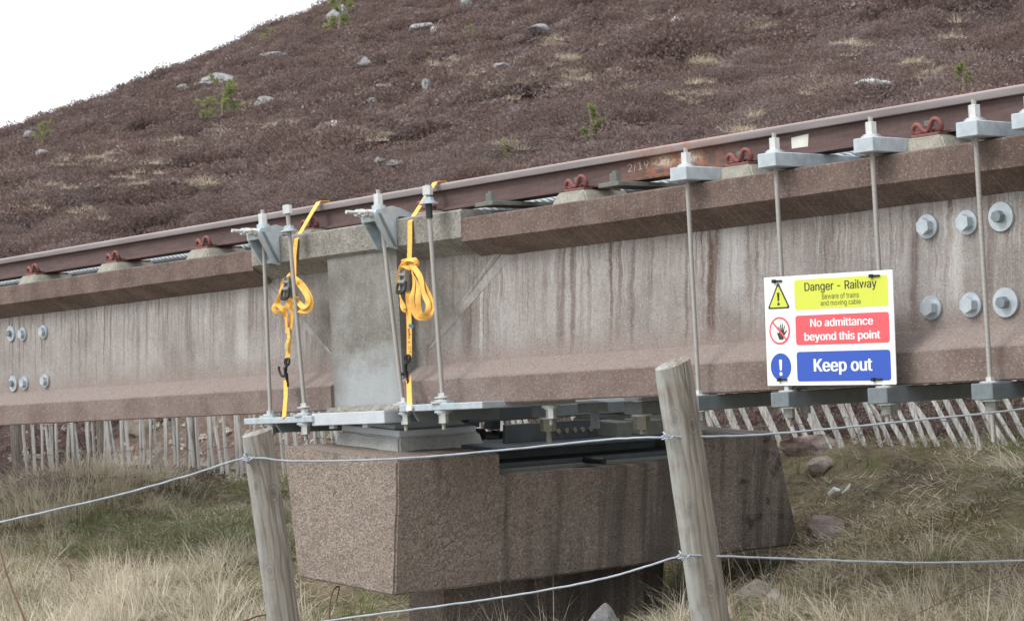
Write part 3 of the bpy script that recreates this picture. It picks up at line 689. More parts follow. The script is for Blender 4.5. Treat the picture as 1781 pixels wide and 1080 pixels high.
def bearing(v, label):
    t = thing('bridge_bearing', label, 'bearing', 'steel bearings on the pier', LEVEL @ T(0, v, 0))
    z0 = -.113
    MB().box((-.19, .02, z0), (.255, .48, z0+.030), .003).build('base_plate', M['grey_paint'], t)
    MB().box((-.11, .045, z0+.031), (.185, .45, z0+.066), .003).build('pot', M['grey_paint'], t)
    MB().box((.06, .035, z0+.050), (.24, .047, z0+.085), .002).build('guide_bar', M['galv_dark'], t)
    mk = MB(); a, b, c = Vector((-.045, .0438, z0+.034)), Vector((-.005, .0438, z0+.034)), Vector((-.025, .0438, z0+.076))
    for p_, q_ in ((a, b), (b, c), (c, a)): mk.tube([p_, q_], .0016, 4)
    mk.build('painted_triangle', M['redpaint'], t)
    TM = t.matrix_world.inverted() @ TRACK @ T(0, v, 0)
    MB().box((-.255, -.11, -.066), (.31, .50, -.008), .003).build('top_plate', M['grey_paint'], t, TM)
    MB().prism([(-.02, -.008), (.49, -.008), (.475, .018), (-.0, .018)], 0, -.27, .30, 14, .007, 9).build('grout_bed', M['insitu'], t, TM)
    for u in (-.14, .12): hexnut(MB(), (u, -.07, -.0665), (0, 0, -1), .02, .016).build('bolt_head', M['galv'], t, TM)
    return t
bearing(0.0, 'pale grey steel bearing with red triangle on the near end of the pier')
bearing(1.5, 'steel bearing on the far end of the pier')
def steelwork():
    t = thing('steel_support_frame', 'dark steel support frame sitting in the notch of the pier', 'steel frame', None, LEVEL)
    zn = -.282
    MB().box((.12, .36, zn), (.52, 1.64, zn+.018), .002).build('base_plate', M['greenplate'], t)
    MB().box((.18, .37, zn+.018), (.47, 1.63, zn+.040), .002).build('channel', M['dark_steel'], t)
    MB().box((.30, .372, zn+.040), (.324, 1.60, zn+.100), .002).build('channel_web', M['dark_steel'], t)
    MB().box((.16, .371, zn+.100), (.50, 1.62, zn+.118), .002).build('channel_flange', M['dark_steel'], t)
    MB().box((.33, .58, zn+.118), (.352, 1.16, zn+.205), .002).build('side_plate', M['dark_steel'], t)
    for k in range(5):
        v = .91+.053*k; hexnut(MB(), (.352, v, zn+.160), (1, 0, 0), .013, .012).build('bolt_head', M['mudbolt'], t)
    for v in (1.20, 1.40): MB().box((.30, v, zn+.118), (.47, v+.10, zn+.195), .004).build('bracket', M['greenplate'], t)
    MB().box((.20, 1.02, zn+.118), (.32, 1.62, zn+.150), .002).build('packer', M['dark_steel'], t)
    MB().cyl((.50, .95, zn+.03), (.62, .97, zn+.032), .016, 14).build('pipe', M['black'], t, None, 40)
    # cross beams slung under both girders
    for u0, u1, zz in ((.10, .18, .02),):
        MB().box((u0, .50, zz-.095), (u1, 1.5, zz-.030), .003).build('cross_beam', M['dark_steel'], t)
    return t
steelwork()
# hangers between the girders: bar with nut and bolt under the right-hand span
def hanger(x, y, label, v, tail):
    p_ = at(x, y, v); t = thing('hanger_bar', label, 'hanger', 'hangers under the girder by the pier', TRACK @ T(p_.x, v, 0))
    MB().box((-.055, 0, -.075), (.055, .62, -.022), .003).build('bar', M['galv_dark'], t)
    washer(t, (0, .05, -.022), .05, .006); washer(t, (0, .05, -.075), .045, .010, -1, 'galv'); nut(t, (0, .05, -.085), .036, .055, -1, 'mudbolt')
    MB().cyl((0, .05, -.14-tail), (0, .05, -.012), .0125, 12).build('rod', M['rod'], t, None, 60)
hanger(938, 715, 'hanging bar with big nut and rod tail, left of the pier notch bolts', .42, .06)
hanger(1100, 702, 'hanging bar with nut, left of the taller fence post', .30, .02)
MB_t = thing('steel_angle', 'pale steel angle under the girder between the two hanging bars', 'steel angle', None, TRACK @ T(at(1030, 700, .5).x, .5, 0))
MB().box((-.10, 0, -.062), (.10, .02, -.018), .002).build('plate', M['galv_dark'], MB_t)
MB().box((-.025, .004, -.135), (.025, .018, -.062), .002).build('leg', M['galv_dark'], MB_t)
for (x, y), lb in zip(((812, 762), (848, 765)), ('left black round tube end hanging under the plates', 'right black round tube end hanging under the plates')):
    q = LI @ (TRACK @ at(x, y, .75)); t = thing('black_tube', lb, 'tube', 'black tubes behind the pier', LEVEL @ T(q.x, q.y, 0))
    MB().box((-.03, 0, -.13), (.03, .06, -.02), .004).build('block', M['dark_steel'], t); MB().cyl((-.04, .05, -.165), (.06, .05, -.165), .030, 16).build('tube', M['black'], t, None, 40)

# ------------------------------------------------------------------ ratchet straps
def strap(label, M0, P):
    # P gives picture-plane points already turned into track coordinates
    t = thing('ratchet_strap', label, 'strap', 'orange ratchet straps over the rail', M0)
    o = M0.inverted() @ TRACK
    def c(q): return o @ Vector(q)
    uu = (o.to_3x3() @ Vector((1, 0, 0))); vv = o.to_3x3() @ Vector((0, 1, 0)); ww = o.to_3x3() @ Vector((0, 0, 1))
    up = [c(q) for q in P['upper']]
    back = [up[0] + vv*.075 - ww*.16, up[0] + vv*.068 - ww*.01, up[0] + vv*.05 + ww*.004]
    MB().ribbon(back + up, uu, .032).build('upper_webbing', M['strap'], t)
    MB().ribbon([c(q) for q in P['lower']], uu, .036).build('tail_webbing', M['strap'], t)
    MB().ribbon([c(q) for q in P['base']], uu, .030).build('base_webbing', M['strap'], t)
    for k, lp in enumerate(P['loops']):
        sp_ = spline([c(q) for q in lp], 7); vw = (uu*.8 - vv*.6); sd_ = []
        for i_ in range(len(sp_)):
            tg = (sp_[min(i_+1, len(sp_)-1)]-sp_[max(i_-1, 0)]).normalized()
            wob = vw + ww*.8*math.sin(i_*.23+k*2) + uu*1.1*math.sin(i_*.17+k)
            x_ = tg.cross(wob); sd_.append(x_ if (not sd_ or x_.dot(sd_[-1]) > 0) else -x_)
        MB().ribbon(sp_, sd_, .025).build('webbing_loop', M['strap'], t)
    r = c(P['ratchet'])
    def at_r(m): return m
    fr = Matrix.Translation(r) @ o.to_3x3().to_4x4() @ Matrix.Rotation(P.get('tilt', 0.0), 4, 'Y') @ Matrix.Scale(.86, 4)
    rt = MB()
    for s in (-1, 1): rt.box((s*.022-.003, -.026, -.055), (s*.022+.003, .006, .058), .001)
    rt.box((-.02, -.012, -.05), (.02, -.004, .05)); rt.cyl((-.028, -.02, .03), (.028, -.02, .03), .009, 10); rt.cyl((-.028, -.024, -.008), (.028, -.024, -.008), .012, 12)
    ro = rt.build('ratchet', M['boltgrey'], t, fr, 30)
    hd = MB()
    hd.tube(spline([(-.030, -.026, -.005), (-.034, -.034, -.045), (-.026, -.04, -.062), (0, -.042, -.066), (.026, -.04, -.062), (.034, -.034, -.045), (.030, -.026, -.005)], 4), .0075, 8)
    hd.box((-.028, -.048, -.070), (.028, -.034, -.050), .003)
    hd.build('handle', M['black'], ro, None, 40)
    h = c(P['hook']); hk = MB(); q = lambda a, b, d=0: h + uu*a + ww*b + vv*d
    hk.tube(spline([q(.012, .028), q(-.008, .026), q(-.016, .008), q(-.002, -.006), q(.018, .004), q(.022, .022), q(.012, .030)], 5), .0055, 8)
    hk.tube(spline([q(-.004, .02), q(-.006, -.01), q(-.014, -.040), q(-.034, -.056), q(-.058, -.044), q(-.070, -.016), q(-.066, -.010)], 5), .0060, 8)
    hk.tube(spline([q(-.008, -.012, -.01), q(-.004, -.05, -.01), q(.004, -.085, -.004), q(.0, -.105), q(-.008, -.085, .006), q(-.008, -.04, .004)], 5), .0050, 8)
    hk.build('hook', M['black'], t, None, 60)
    return t, c, o
def pl(pts): return [tuple(at(x, y, v)) for x, y, v in pts]
P1 = dict(upper=pl([(554, 351, .175), (536, 381, .08), (515, 418, -.012), (512, 446, -.018), (512, 478, -.03), (508, 492, -.045)]),
          lower=pl([(507, 515, -.055), (508, 540, -.05), (504, 575, -.05), (502, 600, -.05), (500, 628, -.05)]),
          base=pl([(497, 660, -.05), (497, 690, -.08), (494, 726, -.128)]),
          loops=[pl([(510, 482, -.04), (524, 492, -.05), (537, 512, -.06), (541, 530, -.06), (534, 541, -.065), (520, 540, -.075), (512, 530, -.08), (516, 516, -.085)]),
                 pl([(512, 486, -.05), (528, 505, -.07), (536, 522, -.075), (528, 534, -.08), (514, 520, -.07)]),
                 pl([(508, 482, -.045), (494, 490, -.055), (488, 512, -.06), (478, 530, -.065), (478, 540, -.07), (490, 543, -.075), (500, 532, -.08), (503, 520, -.07)]),
                 pl([(506, 478, -.04), (498, 482, -.05), (491, 500, -.06), (488, 515, -.07), (482, 528, -.08), (492, 538, -.085), (497, 552, -.07), (499, 580, -.055)])],
          ratchet=tuple(at(504, 500, -.058)), hook=tuple(at(499, 634, -.06)), tilt=.05)
s1, c1, _ = strap('orange ratchet strap at the left, knotted behind the tie rod', TRACK @ T(*at(512, 480, -.03)), P1)
MB().ribbon([c1(q) for q in pl([(501, 570, -.062), (503, 585, -.064), (498, 600, -.066), (499, 612, -.062)])], (1, 0, .2), .022).build('care_label', M['straplabel'], s1)
P2 = dict(upper=pl([(757, 317, .175), (740, 343, .09), (713, 386, -.012), (713, 420, -.02), (712, 455, -.03), (709, 478, -.045)]),
          lower=pl([(709, 505, -.055), (711, 540, -.05), (712, 580, -.05), (712, 622, -.05)]),
          base=pl([(711, 655, -.05), (712, 690, -.09), (713, 714, -.135)]),
          loops=[pl([(718, 456, -.04), (706, 454, -.05), (697, 470, -.055), (694, 495, -.06), (697, 520, -.06), (703, 538, -.065), (706, 540, -.05)]),
                 pl([(716, 460, -.05), (726, 475, -.06), (738, 495, -.065), (750, 520, -.07), (752, 540, -.075), (740, 553, -.08), (724, 549, -.085), (716, 525, -.08), (720, 495, -.07), (716, 470, -.06)]),
                 pl([(717, 462, -.06), (730, 480, -.075), (737, 510, -.08), (745, 530, -.085), (742, 546, -.09), (731, 546, -.09), (727, 525, -.09), (727, 500, -.08), (718, 475, -.07)]),
                 pl([(701, 456, -.035), (710, 452, -.055), (722, 453, -.055), (724, 461, -.05), (712, 465, -.06), (700, 462, -.05)])],
          ratchet=tuple(at(706, 488, -.06)), hook=tuple(at(708, 629, -.06)), tilt=.05)
s2, c2, o2 = strap('orange ratchet strap at the right, with printed load mark', TRACK @ T(*at(712, 455, -.03)), P2)
MB().ribbon([c2(q) for q in pl([(711, 566, -.054), (716, 567, -.056), (719, 569, -.056)])], (0, 0, 1), .014).build('blue_tab', M['blue_label'], s2)
b_ = at(712, 592, -.052); lt = place_text('LC 7.5kN', M['ink'], s2, 0, 0, .105, .017, 0, 0)
lt.matrix_local = o2 @ T(b_.x, b_.y-.0022, b_.z) @ Matrix.Rotation(R(-90), 4, 'Y'); lt.name = 'lettering'
lt['label'] = 'dark printed letters LC 7.5kN on the strap'
MB().ribbon([c2(q) for q in pl([(712, 706, -.137), (712, 714, -.139)])], (1, 0, 0), .034, .006).build('edge_guard', M['white'], s2)

# ------------------------------------------------------------------ warning sign
cs = [at(x, y, -.072) for x, y in ((1329, 483), (1552, 469), (1560, 668), (1336, 671))]
ctr = sum(cs, Vector())/4; sw_ = ((cs[1]-cs[0]).length + (cs[2]-cs[3]).length)/2; sh_ = ((cs[3]-cs[0]).length + (cs[2]-cs[1]).length)/2
tilt = math.atan2(cs[1].z-cs[0].z, cs[1].x-cs[0].x)
SIGN = thing('warning_sign', 'white rectangular danger railway sign tied to the rods on the girder', 'sign', None, TRACK @ T(ctr.x, -.072, ctr.z) @ Matrix.Rotation(-tilt, 4, 'Y'))
def sx(f): return (f-.5)*sw_
def sz(f): return (.5-f)*sh_
def rrect(x0, x1, z0, z1, r, n=6):
    pts = []
    for cx, cz, a0 in ((x1-r, z1-r, 0), (x0+r, z1-r, 90), (x0+r, z0+r, 180), (x1-r, z0+r, 270)):
        for k in range(n+1):
            a = R(a0+90*k/n); pts.append((cx+r*math.cos(a), cz+r*math.sin(a)))
    return pts
def plate(poly, y0, y1, name, mat, parent=SIGN): return MB().prism([(z, x) for x, z in poly], 1, y0, y1).build(name, M[mat], parent)
plate(rrect(-sw_/2, sw_/2, -sh_/2, sh_/2, .004), -.002, .002, 'board', 'white')
def ring_(cx, cz, r, n=40): return [(cx+r*math.cos(2*math.pi*k/n), cz+r*math.sin(2*math.pi*k/n)) for k in range(n)]
D1, D2, D3, D4 = -.0026, -.0032, -.0038, -.0044
yp = plate(rrect(sx(.245), sx(.965), sz(.315), sz(.04), .012), D1, -.002, 'yellow_panel', 'yellow')
rpn = plate(rrect(sx(.245), sx(.965), sz(.635), sz(.365), .012), D1, -.002, 'red_panel', 'red')
bp = plate(rrect(sx(.245), sx(.965), sz(.965), sz(.695), .012), D1, -.002, 'blue_panel', 'blue')
cxp = sx(.605)
for s_, mt, par, fy, wd_, ht, of in (('Danger - Railway', 'signblack', yp, .118, .335, .040, .015), ('Beware of trains', 'signblack', yp, .202, .172, .0205, 0), ('and moving cable', 'signblack', yp, .268, .187, .0245, 0),
                               ('No admittance', 'white', rpn, .435, .290, .030, .045), ('beyond this point', 'white', rpn, .568, .350, .0375, .045), ('Keep out', 'white', bp, .835, .268, .058, .045)):
    lo_ = place_text(s_, M[mt], par, cxp, sz(fy), wd_, ht, -.0031, 0, of); lo_['label'] = 'words ' + s_
def tri(cx, z0, hw, h, r):
    base = [(cx-hw+r, z0+r), (cx+hw-r, z0+r), (cx, z0+h-r*1.8)]; out = []
    for (x, z), a0, a1 in zip(base, (150, 270, 30), (270, 390, 150)):
        for k in range(7): a = R(a0+(a1-a0)*k/6); out.append((x+r*math.cos(a), z+r*math.sin(a)))
    return out
pcx = sx(.115)
wt = plate(tri(pcx, sz(.295), .052, .099, .006), D1, -.002, 'warning_triangle', 'signblack')
plate(tri(pcx, sz(.295)+.006, .0425, .079, .004), D2, D1-.0001, 'triangle_face', 'yellow', wt)
def excl(par, cx, z0, s, mat):
    plate([(cx-.0045*s, z0+.030*s), (cx+.0045*s, z0+.030*s), (cx+.0075*s, z0+.064*s), (cx+.006*s, z0+.070*s), (cx-.006*s, z0+.070*s), (cx-.0075*s, z0+.064*s)], D3, D2-.0001, 'mark_bar', mat, par)
    plate(ring_(cx, z0+.017*s, .0075*s, 16), D3, D2-.0001, 'mark_dot', mat, par)
excl(wt, pcx, sz(.295)+.004, .80, 'signblack')
rc = plate(ring_(pcx, sz(.497), .0515), D1, -.002, 'prohibition_ring', 'red')
plate(ring_(pcx, sz(.497), .0435), D2, D1-.0001, 'ring_face', 'white', rc)
hx, hz = pcx+.004, sz(.497)-.012
hand = [(-.011, -.022), (.010, -.022), (.016, -.006), (.031, .012), (.028, .015), (.0145, .004), (.020, .033), (.0165, .034), (.0095, .010), (.0095, .040), (.0055, .040), (.0035, .011), (-.0005, .039), (-.0045, .038), (-.0035, .010), (-.0105, .030), (-.014, .029), (-.0105, .004), (-.020, .006), (-.0215, .002), (-.016, -.010)]
plate([(hx+a*.95+.004, hz+b*.95) for a, b in hand], D3, D2-.0001, 'hand_symbol', 'signblack', rc)
sl_ = [(-.040, .0345), (-.0345, .040), (.040, -.0345), (.0345, -.040)]
plate([(pcx+a*.9, sz(.497)+b*.9) for a, b in sl_], D4, D3-.0001, 'slash', 'red', rc)
bc = plate(ring_(pcx, sz(.828), .0505), D1, -.002, 'mandatory_disc', 'blue')
excl(bc, pcx, sz(.828)-.043, 1.0, 'white')
for fx, fz in ((.115, .04), (.875, .045), (.13, .945), (.865, .955)):
    z_ = MB().box((sx(fx)-.021, -.010, sz(fz)-.0035), (sx(fx)+.021, -.0026, sz(fz)+.0035), .001); z_.box((sx(fx)-.023, -.014, sz(fz)-.0065), (sx(fx)-.009, -.003, sz(fz)+.0065), .001)
    z_.tube([(sx(fx)+.018, -.006, sz(fz)), (sx(fx)+.018, .030, sz(fz)), (sx(fx)-.016, .034, sz(fz)), (sx(fx)-.016, -.006, sz(fz))], .0025, 5)
    z_.build('cable_tie', M['black'], SIGN)

# ------------------------------------------------------------------ wire fence in front
def atd(x, y, d):
    r = ray(x, y); return CAM + r*(d/r.y)
FENCE = thing('wire_fence', 'two round timber posts with two plain wires in the foreground', 'fence', None, T(*atd(830, 1080, 6.6)))
FI = FENCE.matrix_world.inverted()
def post(x0, y0, x1, y1, d, r, label, seed, slope=.14):
    a = FI @ atd(x0, y0, d); b = FI @ atd(x1, y1, d+.02); ax = (a-b).normalized(); b = a - ax*1.55; L = 1.55
    mb = MB(); n = 28; k = 40; vs = []; fs = []
    for i in range(k+1):
        s = i/k*L
        for j in range(n):
            an = 2*math.pi*j/n; rr = r*(1.05-.09*s/L)*(1+.035*mn.noise(Vector((math.cos(an)*1.5, math.sin(an)*1.5, s*3+seed))) + .02*mn.noise(Vector((math.cos(an)*4, math.sin(an)*4, s*9+seed))))
            x = math.cos(an)*rr; y = math.sin(an)*rr; z = s
            if i == k: z += slope*x + .5*y*slope; x *= .97; y *= .97
            vs.append((x, y, z))
    fs = [(i*n+j, i*n+(j+1) % n, (i+1)*n+(j+1) % n, (i+1)*n+j) for i in range(k) for j in range(n)]
    fs += [tuple(range(n-1, -1, -1)), tuple(k*n+j for j in range(n))]
    mb.add(vs, fs)
    X = Vector((1, 0, 0)); X = (X-ax*X.dot(ax)).normalized(); Y = ax.cross(X); Mx = Matrix((X, Y, ax)).transposed().to_4x4(); Mx.translation = b
    o = mb.build('post', M['post'], FENCE, Mx, 50); o['label'] = label; return o
post(447, 752, 493, 1080, 6.6, .0505, 'shorter grey post with slanting top', 1.0)
post(1170, 632, 1236, 1080, 6.45, .0585, 'taller grey post with knots', 5.0, .20)
def wire(pts, r=.0034):
    q = [FI @ atd(x, y, d) for x, y, d in pts]; q = spline(q, 14)
    q = [p_ + Vector((0, 0, .0016*mn.noise(Vector((i*.35, r, 3))))) for i, p_ in enumerate(q)]
    MB().tube(q, r, 7, tint=.5).build('wire', M['wire'], FENCE, None, 60)
wire([(-420, 1000, 6.2), (-160, 948, 6.35), (0, 908, 6.42), (200, 862, 6.5), (330, 826, 6.53), (428, 797, 6.545), (520, 802, 6.54), (700, 797, 6.52), (900, 780, 6.49), (1060, 764, 6.45), (1158, 760, 6.39), (1300, 757, 6.5), (1460, 744, 6.6), (1620, 728, 6.7), (1781, 711, 6.8), (2100, 672, 7.0)])
wire([(-100, 1120, 6.4), (200, 1105, 6.5), (480, 1090, 6.545), (620, 1072, 6.53), (760, 1054, 6.51), (900, 1034, 6.48), (1040, 1008, 6.44), (1120, 986, 6.41), (1186, 967, 6.39), (1260, 967, 6.44), (1420, 973, 6.55), (1600, 978, 6.68), (1781, 974, 6.8), (2100, 962, 7.0)])
for x, y, d in ((428, 797, 6.545), (1158, 760, 6.39), (1186, 967, 6.39)):
    c_ = FI @ atd(x, y, d)
    MB().tube(spline([c_+Vector((-.006, .03, .012)), c_+Vector((-.005, -.004, .012)), c_+Vector((.004, -.007, 0)), c_+Vector((.003, -.004, -.012)), c_+Vector((.004, .03, -.014))], 4), .0028, 6).build('staple', M['wire'], FENCE)
    MB().tube([c_+Vector((.0085*math.cos(k*.7)-.012+k*.0016, .0065*math.sin(k*.7), .0065*math.sin(k*.7+1))) for k in range(20)], .002, 5).build('wire_twist', M['wire'], FENCE)

# ------------------------------------------------------------------ paling fence behind
PV = 3.3
pal = thing('paling_fence', 'leaning silvery split paling fence behind the viaduct', 'fence', None, TRACK @ T(0, PV, 0))
PALI = pal.matrix_world.inverted()
def ground_w(u):                                # height of the ground along the fence, in fence coordinates
    w = -.6
    for _ in range(6):
        q = TRACK @ Vector((u, PV, w)); w += (terrain(q.x, q.y) - q.z)
    return w
us = []; u = -9.5
while u < 6.0:
    us.append(u); u += random.uniform(.07, .112) if random.random() > .06 else .17
tops = []
for u in us:
    g = ground_w(u)
    lean = np.interp(u, [-8, -4.2, -3.0, -1.5, .5, 3], [-.02, .10, .16, .30, .50, .56]) + random.gauss(0, .06)
    L = random.uniform(.80, 1.0) if u < -2.2 else random.choice([random.uniform(.42, .60), random.uniform(.62, .85)])
    wd_ = random.uniform(.024, .038); mb = MB(); k = 5; vs = []; tw = random.gauss(0, .3); b1, b2 = random.gauss(0, .014), random.gauss(0, .010)
    for i in range(k+1):
        s = i/k; ww_ = wd_*(1-.12*s)*random.uniform(.9, 1.1); dd = random.uniform(.014, .022)
        cx = -math.sin(lean)*L*s + b1*math.sin(s*3.1)+b2*math.sin(s*7); cz = math.cos(lean)*L*s - .08
        if i == k: ww_ *= .35; dd *= .5
        for a, b in ((-1, -1), (1, -1), (.8, 1), (-.8, 1)):
            x = a*ww_/2; y = b*dd/2; vs.append((cx + x*math.cos(tw)-y*math.sin(tw), x*math.sin(tw)+y*math.cos(tw), cz))
    fs = [(i*4+j, i*4+(j+1) % 4, (i+1)*4+(j+1) % 4, (i+1)*4+j) for i in range(k) for j in range(4)] + [tuple(k*4+j for j in range(4))]
    mb.add(vs, fs).build('paling', M['paling'], pal, T(u, random.gauss(0, .02), g)); tops.append((u, g, lean, L))
for f_, off in ((.36, .0), (.19, .0)):
    pts = []
    for u, g, lean, L in tops:
        h_ = f_*(1.6 if u < -2.2 else 1.0); pts.append((u-math.tan(lean)*h_, -.016+random.gauss(0, .006), g+h_+random.gauss(0, .012)-.05)); pts.append((u-math.tan(lean)*h_+.03, .016, g+h_-.05))
    pts.sort(); MB().tube(pts, .0022, 5).build('binding_wire', M['oldwire'], pal)
for x, h_ in ((20, .95), (170, .95), (325, 1.0), (617, .55), (878, .5)):
    u = au(x, 800, PV); g = ground_w(u); r_ = .05
    MB().cyl((0, .06, -.1), (-.02, .06, h_), r_, 16, r_*.93).build('fence_post', M['post'], pal, T(u, 0, g), 50)

# ------------------------------------------------------------------ rocks
def rock(name, label, pos, size, mat, group, seed, flat=1.0, rotz=0.0, sink=.25, tilt=None):
    size = (size[0], size[1], size[2]*flat)
    bm = bmesh.new(); bmesh.ops.create_icosphere(bm, subdivisions=4, radius=1.0)
    rs = random.Random(seed); pls = []
    for _ in range(11):
        n_ = Vector((rs.gauss(0, 1), rs.gauss(0, 1), rs.gauss(0, .8))).normalized(); pls.append((n_, rs.uniform(.42, .85)))
    for q in bm.verts:
        c = q.co.copy()
        for n_, d in pls:
            e = c.dot(n_)-d
            if e > 0: c -= n_*e*.92
        c += mn.noise_vector(c*2.3+Vector((seed, 0, 0)))*.07 + mn.noise_vector(c*7+Vector((0, seed, 0)))*.025
        q.co = Vector((c.x*size[0]/2, c.y*size[1]/2, c.z*size[2]/2))
    me = bpy.data.meshes.new(name); bm.to_mesh(me); bm.free(); me.materials.append(M[mat])
    me.polygons.foreach_set('use_smooth', [True]*len(me.polygons)); me.set_sharp_from_angle(angle=R(38))
    o = obj(name, me); o.location = pos + Vector((0, 0, size[2]*(.5-sink))); o.rotation_euler = (rs.uniform(-.1, .1), -tilt if tilt else rs.uniform(-.15, .15), rotz); return tag(o, label, 'rock', group)
HR = [(590, 46, 48, 34, 'rock_grey', 'slanted grey slab under the small pine near the hilltop'), (378, 160, 62, 36, 'rock_grey', 'largest grey boulder on the upper left slope, behind a green bush'),
 (321, 168, 26, 9, 'rock_grey', 'low flat stone just left of the largest left boulder'), (460, 200, 38, 15, 'rock_grey', 'flat grey slab right of the green bush'),
 (403, 78, 34, 24, 'rock_grey', 'rocky outcrop breaking the skyline'), (340, 108, 28, 18, 'rock_grey', 'smaller outcrop on the skyline, left of the bigger one'),
 (483, 112, 46, 14, 'rock_grey', 'long thin ledge below the skyline'), (762, 6, 38, 24, 'rock_grey', 'grey boulder cut by the top edge, left of the crag'),
 (850, 10, 80, 30, 'rock_grey', 'craggy grey outcrop at the top edge'), (813, 30, 18, 22, 'rock_grey', 'upright stone at the lower left end of the crag'),
 (742, 60, 44, 13, 'rock_grey', 'low ledge below the crag'), (932, 84, 34, 14, 'rock_grey', 'flat grey stone right of the stunted pine'),
 (672, 176, 34, 13, 'rock_grey', 'upper of two flat slabs mid slope'), (646, 199, 34, 14, 'rock_grey', 'lower of two flat slabs mid slope'),
 (742, 175, 17, 20, 'rock_grey', 'small upright stone right of the two slabs'), (634, 125, 24, 15, 'rock_grey', 'small rounded stone mid slope below the top pine'),
 (582, 243, 19, 9, 'rock_white', 'small pale stone low on the left slope'), (686, 309, 26, 8, 'rock_grey', 'pale stone just above the rail by the right strap'), (660, 319, 16, 6, 'rock_grey', 'small pale stone just above the rail, left of a larger one'),
 (1177, 57, 22, 11, 'rock_white', 'lone white stone near the top at right'), (1514, 176, 52, 27, 'rock_white', 'white boulder just above the rail at right'),
 (874, 137, 24, 13, 'rock_grey', 'pair stone in the straw patch mid slope'), (188, 214, 20, 9, 'rock_grey', 'small grey stone on the lower left skyline slope'), (52, 262, 20, 9, 'rock_grey', 'small grey stone near the left edge'),
 (72, 283, 22, 10, 'rock_grey', 'small grey stone low near the left edge'), (946, 22, 14, 8, 'rock_white', 'tiny pale stone right of the crag'), (756, 78, 14, 7, 'rock_white', 'tiny pale stone under the ledge')]
for i, (x, y, w_, h_, mt, lb) in enumerate(HR):
    p_ = hit(x, y, 19); s = p_.y/FOC
    rock('boulder', lb, p_+Vector((0, 0, .10*h_*s+.22)), (w_*s*1.4, w_*s*1.5, h_*s*(1.6 if w_ > 45 else 2.0)), mt, 'boulders on the heather hill', 10+i, rotz=random.uniform(-.5, .5), sink=.5, tilt=(.55 if x == 590 else None), flat=(.62 if w_ > 45 else 1.0))
GR = [(1420, 806, 120, 34, 'rock_pink', 'long low granite slab beside the far end of the pier'), (1420, 832, 62, 34, 'rock_pink', 'rounded pink granite stone in front of the long slab'),
 (1438, 955, 66, 52, 'rock_pink', 'brown granite stone on the bare earth right of the pier'), (1042, 1074, 66, 56, 'rock_grey', 'grey angular stone at the foot of the pier'),
 (1315, 1052, 104, 44, 'rock_tan', 'pale broken stone right of the taller fence post'), (1345, 1062, 50, 26, 'rock_tan', 'smaller pale stone against the broken one by the fence post')]
for i, (x, y, w_, h_, mt, lb) in enumerate(GR):
    p_ = hit(x, y, 6, 30); s = p_.y/FOC
    if x == 1042: p_ = atd(x, 1090, 9.35); p_.z = terrain(p_.x, p_.y)+.03; s = p_.y/FOC
    rock('stone', lb, p_, (w_*s*1.1, w_*s*.85, h_*s*1.5), mt, 'stones on the ground', (60, 61, 84, 63, 74, 65)[i], rotz=random.uniform(-.3, .3), sink=.38)
for i, (x, y, w_, h_, lb) in enumerate(((238, 785, 66, 52, 'large pinkish boulder behind the palings at left'), (283, 760, 50, 40, 'upper pinkish boulder behind the palings at left'), (262, 812, 20, 14, 'small stone behind the palings at left'), (395, 790, 22, 16, 'small stone behind the palings by the shorter post'))):
    p_ = hit(x, y, 18.2, 60); s = p_.y/FOC; rock('boulder', lb, p_, (w_*s, w_*s, h_*s*1.3), 'rock_tan', 'boulders behind the paling fence', 90+i)
p_ = hit(1457, 905, 6, 30); t = thing('bleached_wood', 'two white bleached scraps lying on the bare earth', 'wood', None, T(*p_))
MB().tube([(-.05, 0, .0), (-.02, -.01, .03), (.01, .0, .025)], [.012, .018, .008], 7).build('scrap', M['white'], t, None, 50); MB().tube([(.02, 0, .0), (.05, -.01, .035), (.065, .0, .06)], [.012, .011, .005], 7).build('scrap', M['white'], t, None, 50)

# ------------------------------------------------------------------ plants
def leafmat(name, a, b, cmid=None, vary=.5, world=False):
    k = NT(name); t_ = k.attr('tint'); c = k.mix(k.rng(t_, .1, .9), a, b)
    if cmid: c = k.mix(k.rng(t_, .90, .92), c, cmid)
    inf = k.new('ShaderNodeObjectInfo'); n_ = k.noise(k.co() if world else inf.outputs['Location'], 1.1 if world else .16, 4, .6)
    c = k.mix(k.rng(n_, .35, .65, 0, vary), c, tuple(x*.5 for x in a)); c = k.mix(k.rng(inf.outputs['Random'], .5, 1.0, 0, 0 if world else .4), c, b); c = k.mix(k.rng(k.noise(k.co() if world else inf.outputs['Location'], 2.5 if world else .55, 3, .6), .52, .70, 0, vary), c, b)
    k.fin(c, .85, 0, .2)
    tr = k.new('ShaderNodeBsdfTranslucent'); k.set(tr, 0, c); ms = k.new('ShaderNodeMixShader'); ms.inputs[0].default_value = .25
    k.l(k.b.outputs[0], ms.inputs[1]); k.l(tr.outputs[0], ms.inputs[2]); k.l(ms.outputs[0], k.out.inputs[0]); return k.m
M['straw'] = leafmat('dry_straw', (.55, .47, .34), (.85, .79, .66), (.32, .19, .09), .35, True)
M['green'] = leafmat('short_green_grass', (.16, .195, .078), (.34, .365, .18), (.56, .50, .36), .3, True)
M['moss'] = leafmat('mossy_turf', (.25, .21, .105), (.52, .455, .28), (.14, .10, .075), .4, True)
M['heath'] = leafmat('heather', (.112, .074, .064), (.285, .207, .186), (.40, .33, .29), .42)
M['heath2'] = leafmat('grey_heather', (.155, .114, .106), (.365, .298, .286), (.26, .19, .125), .42)
M['needle'] = leafmat('pine_needles', (.17, .215, .065), (.38, .42, .16), (.42, .34, .19), .15)
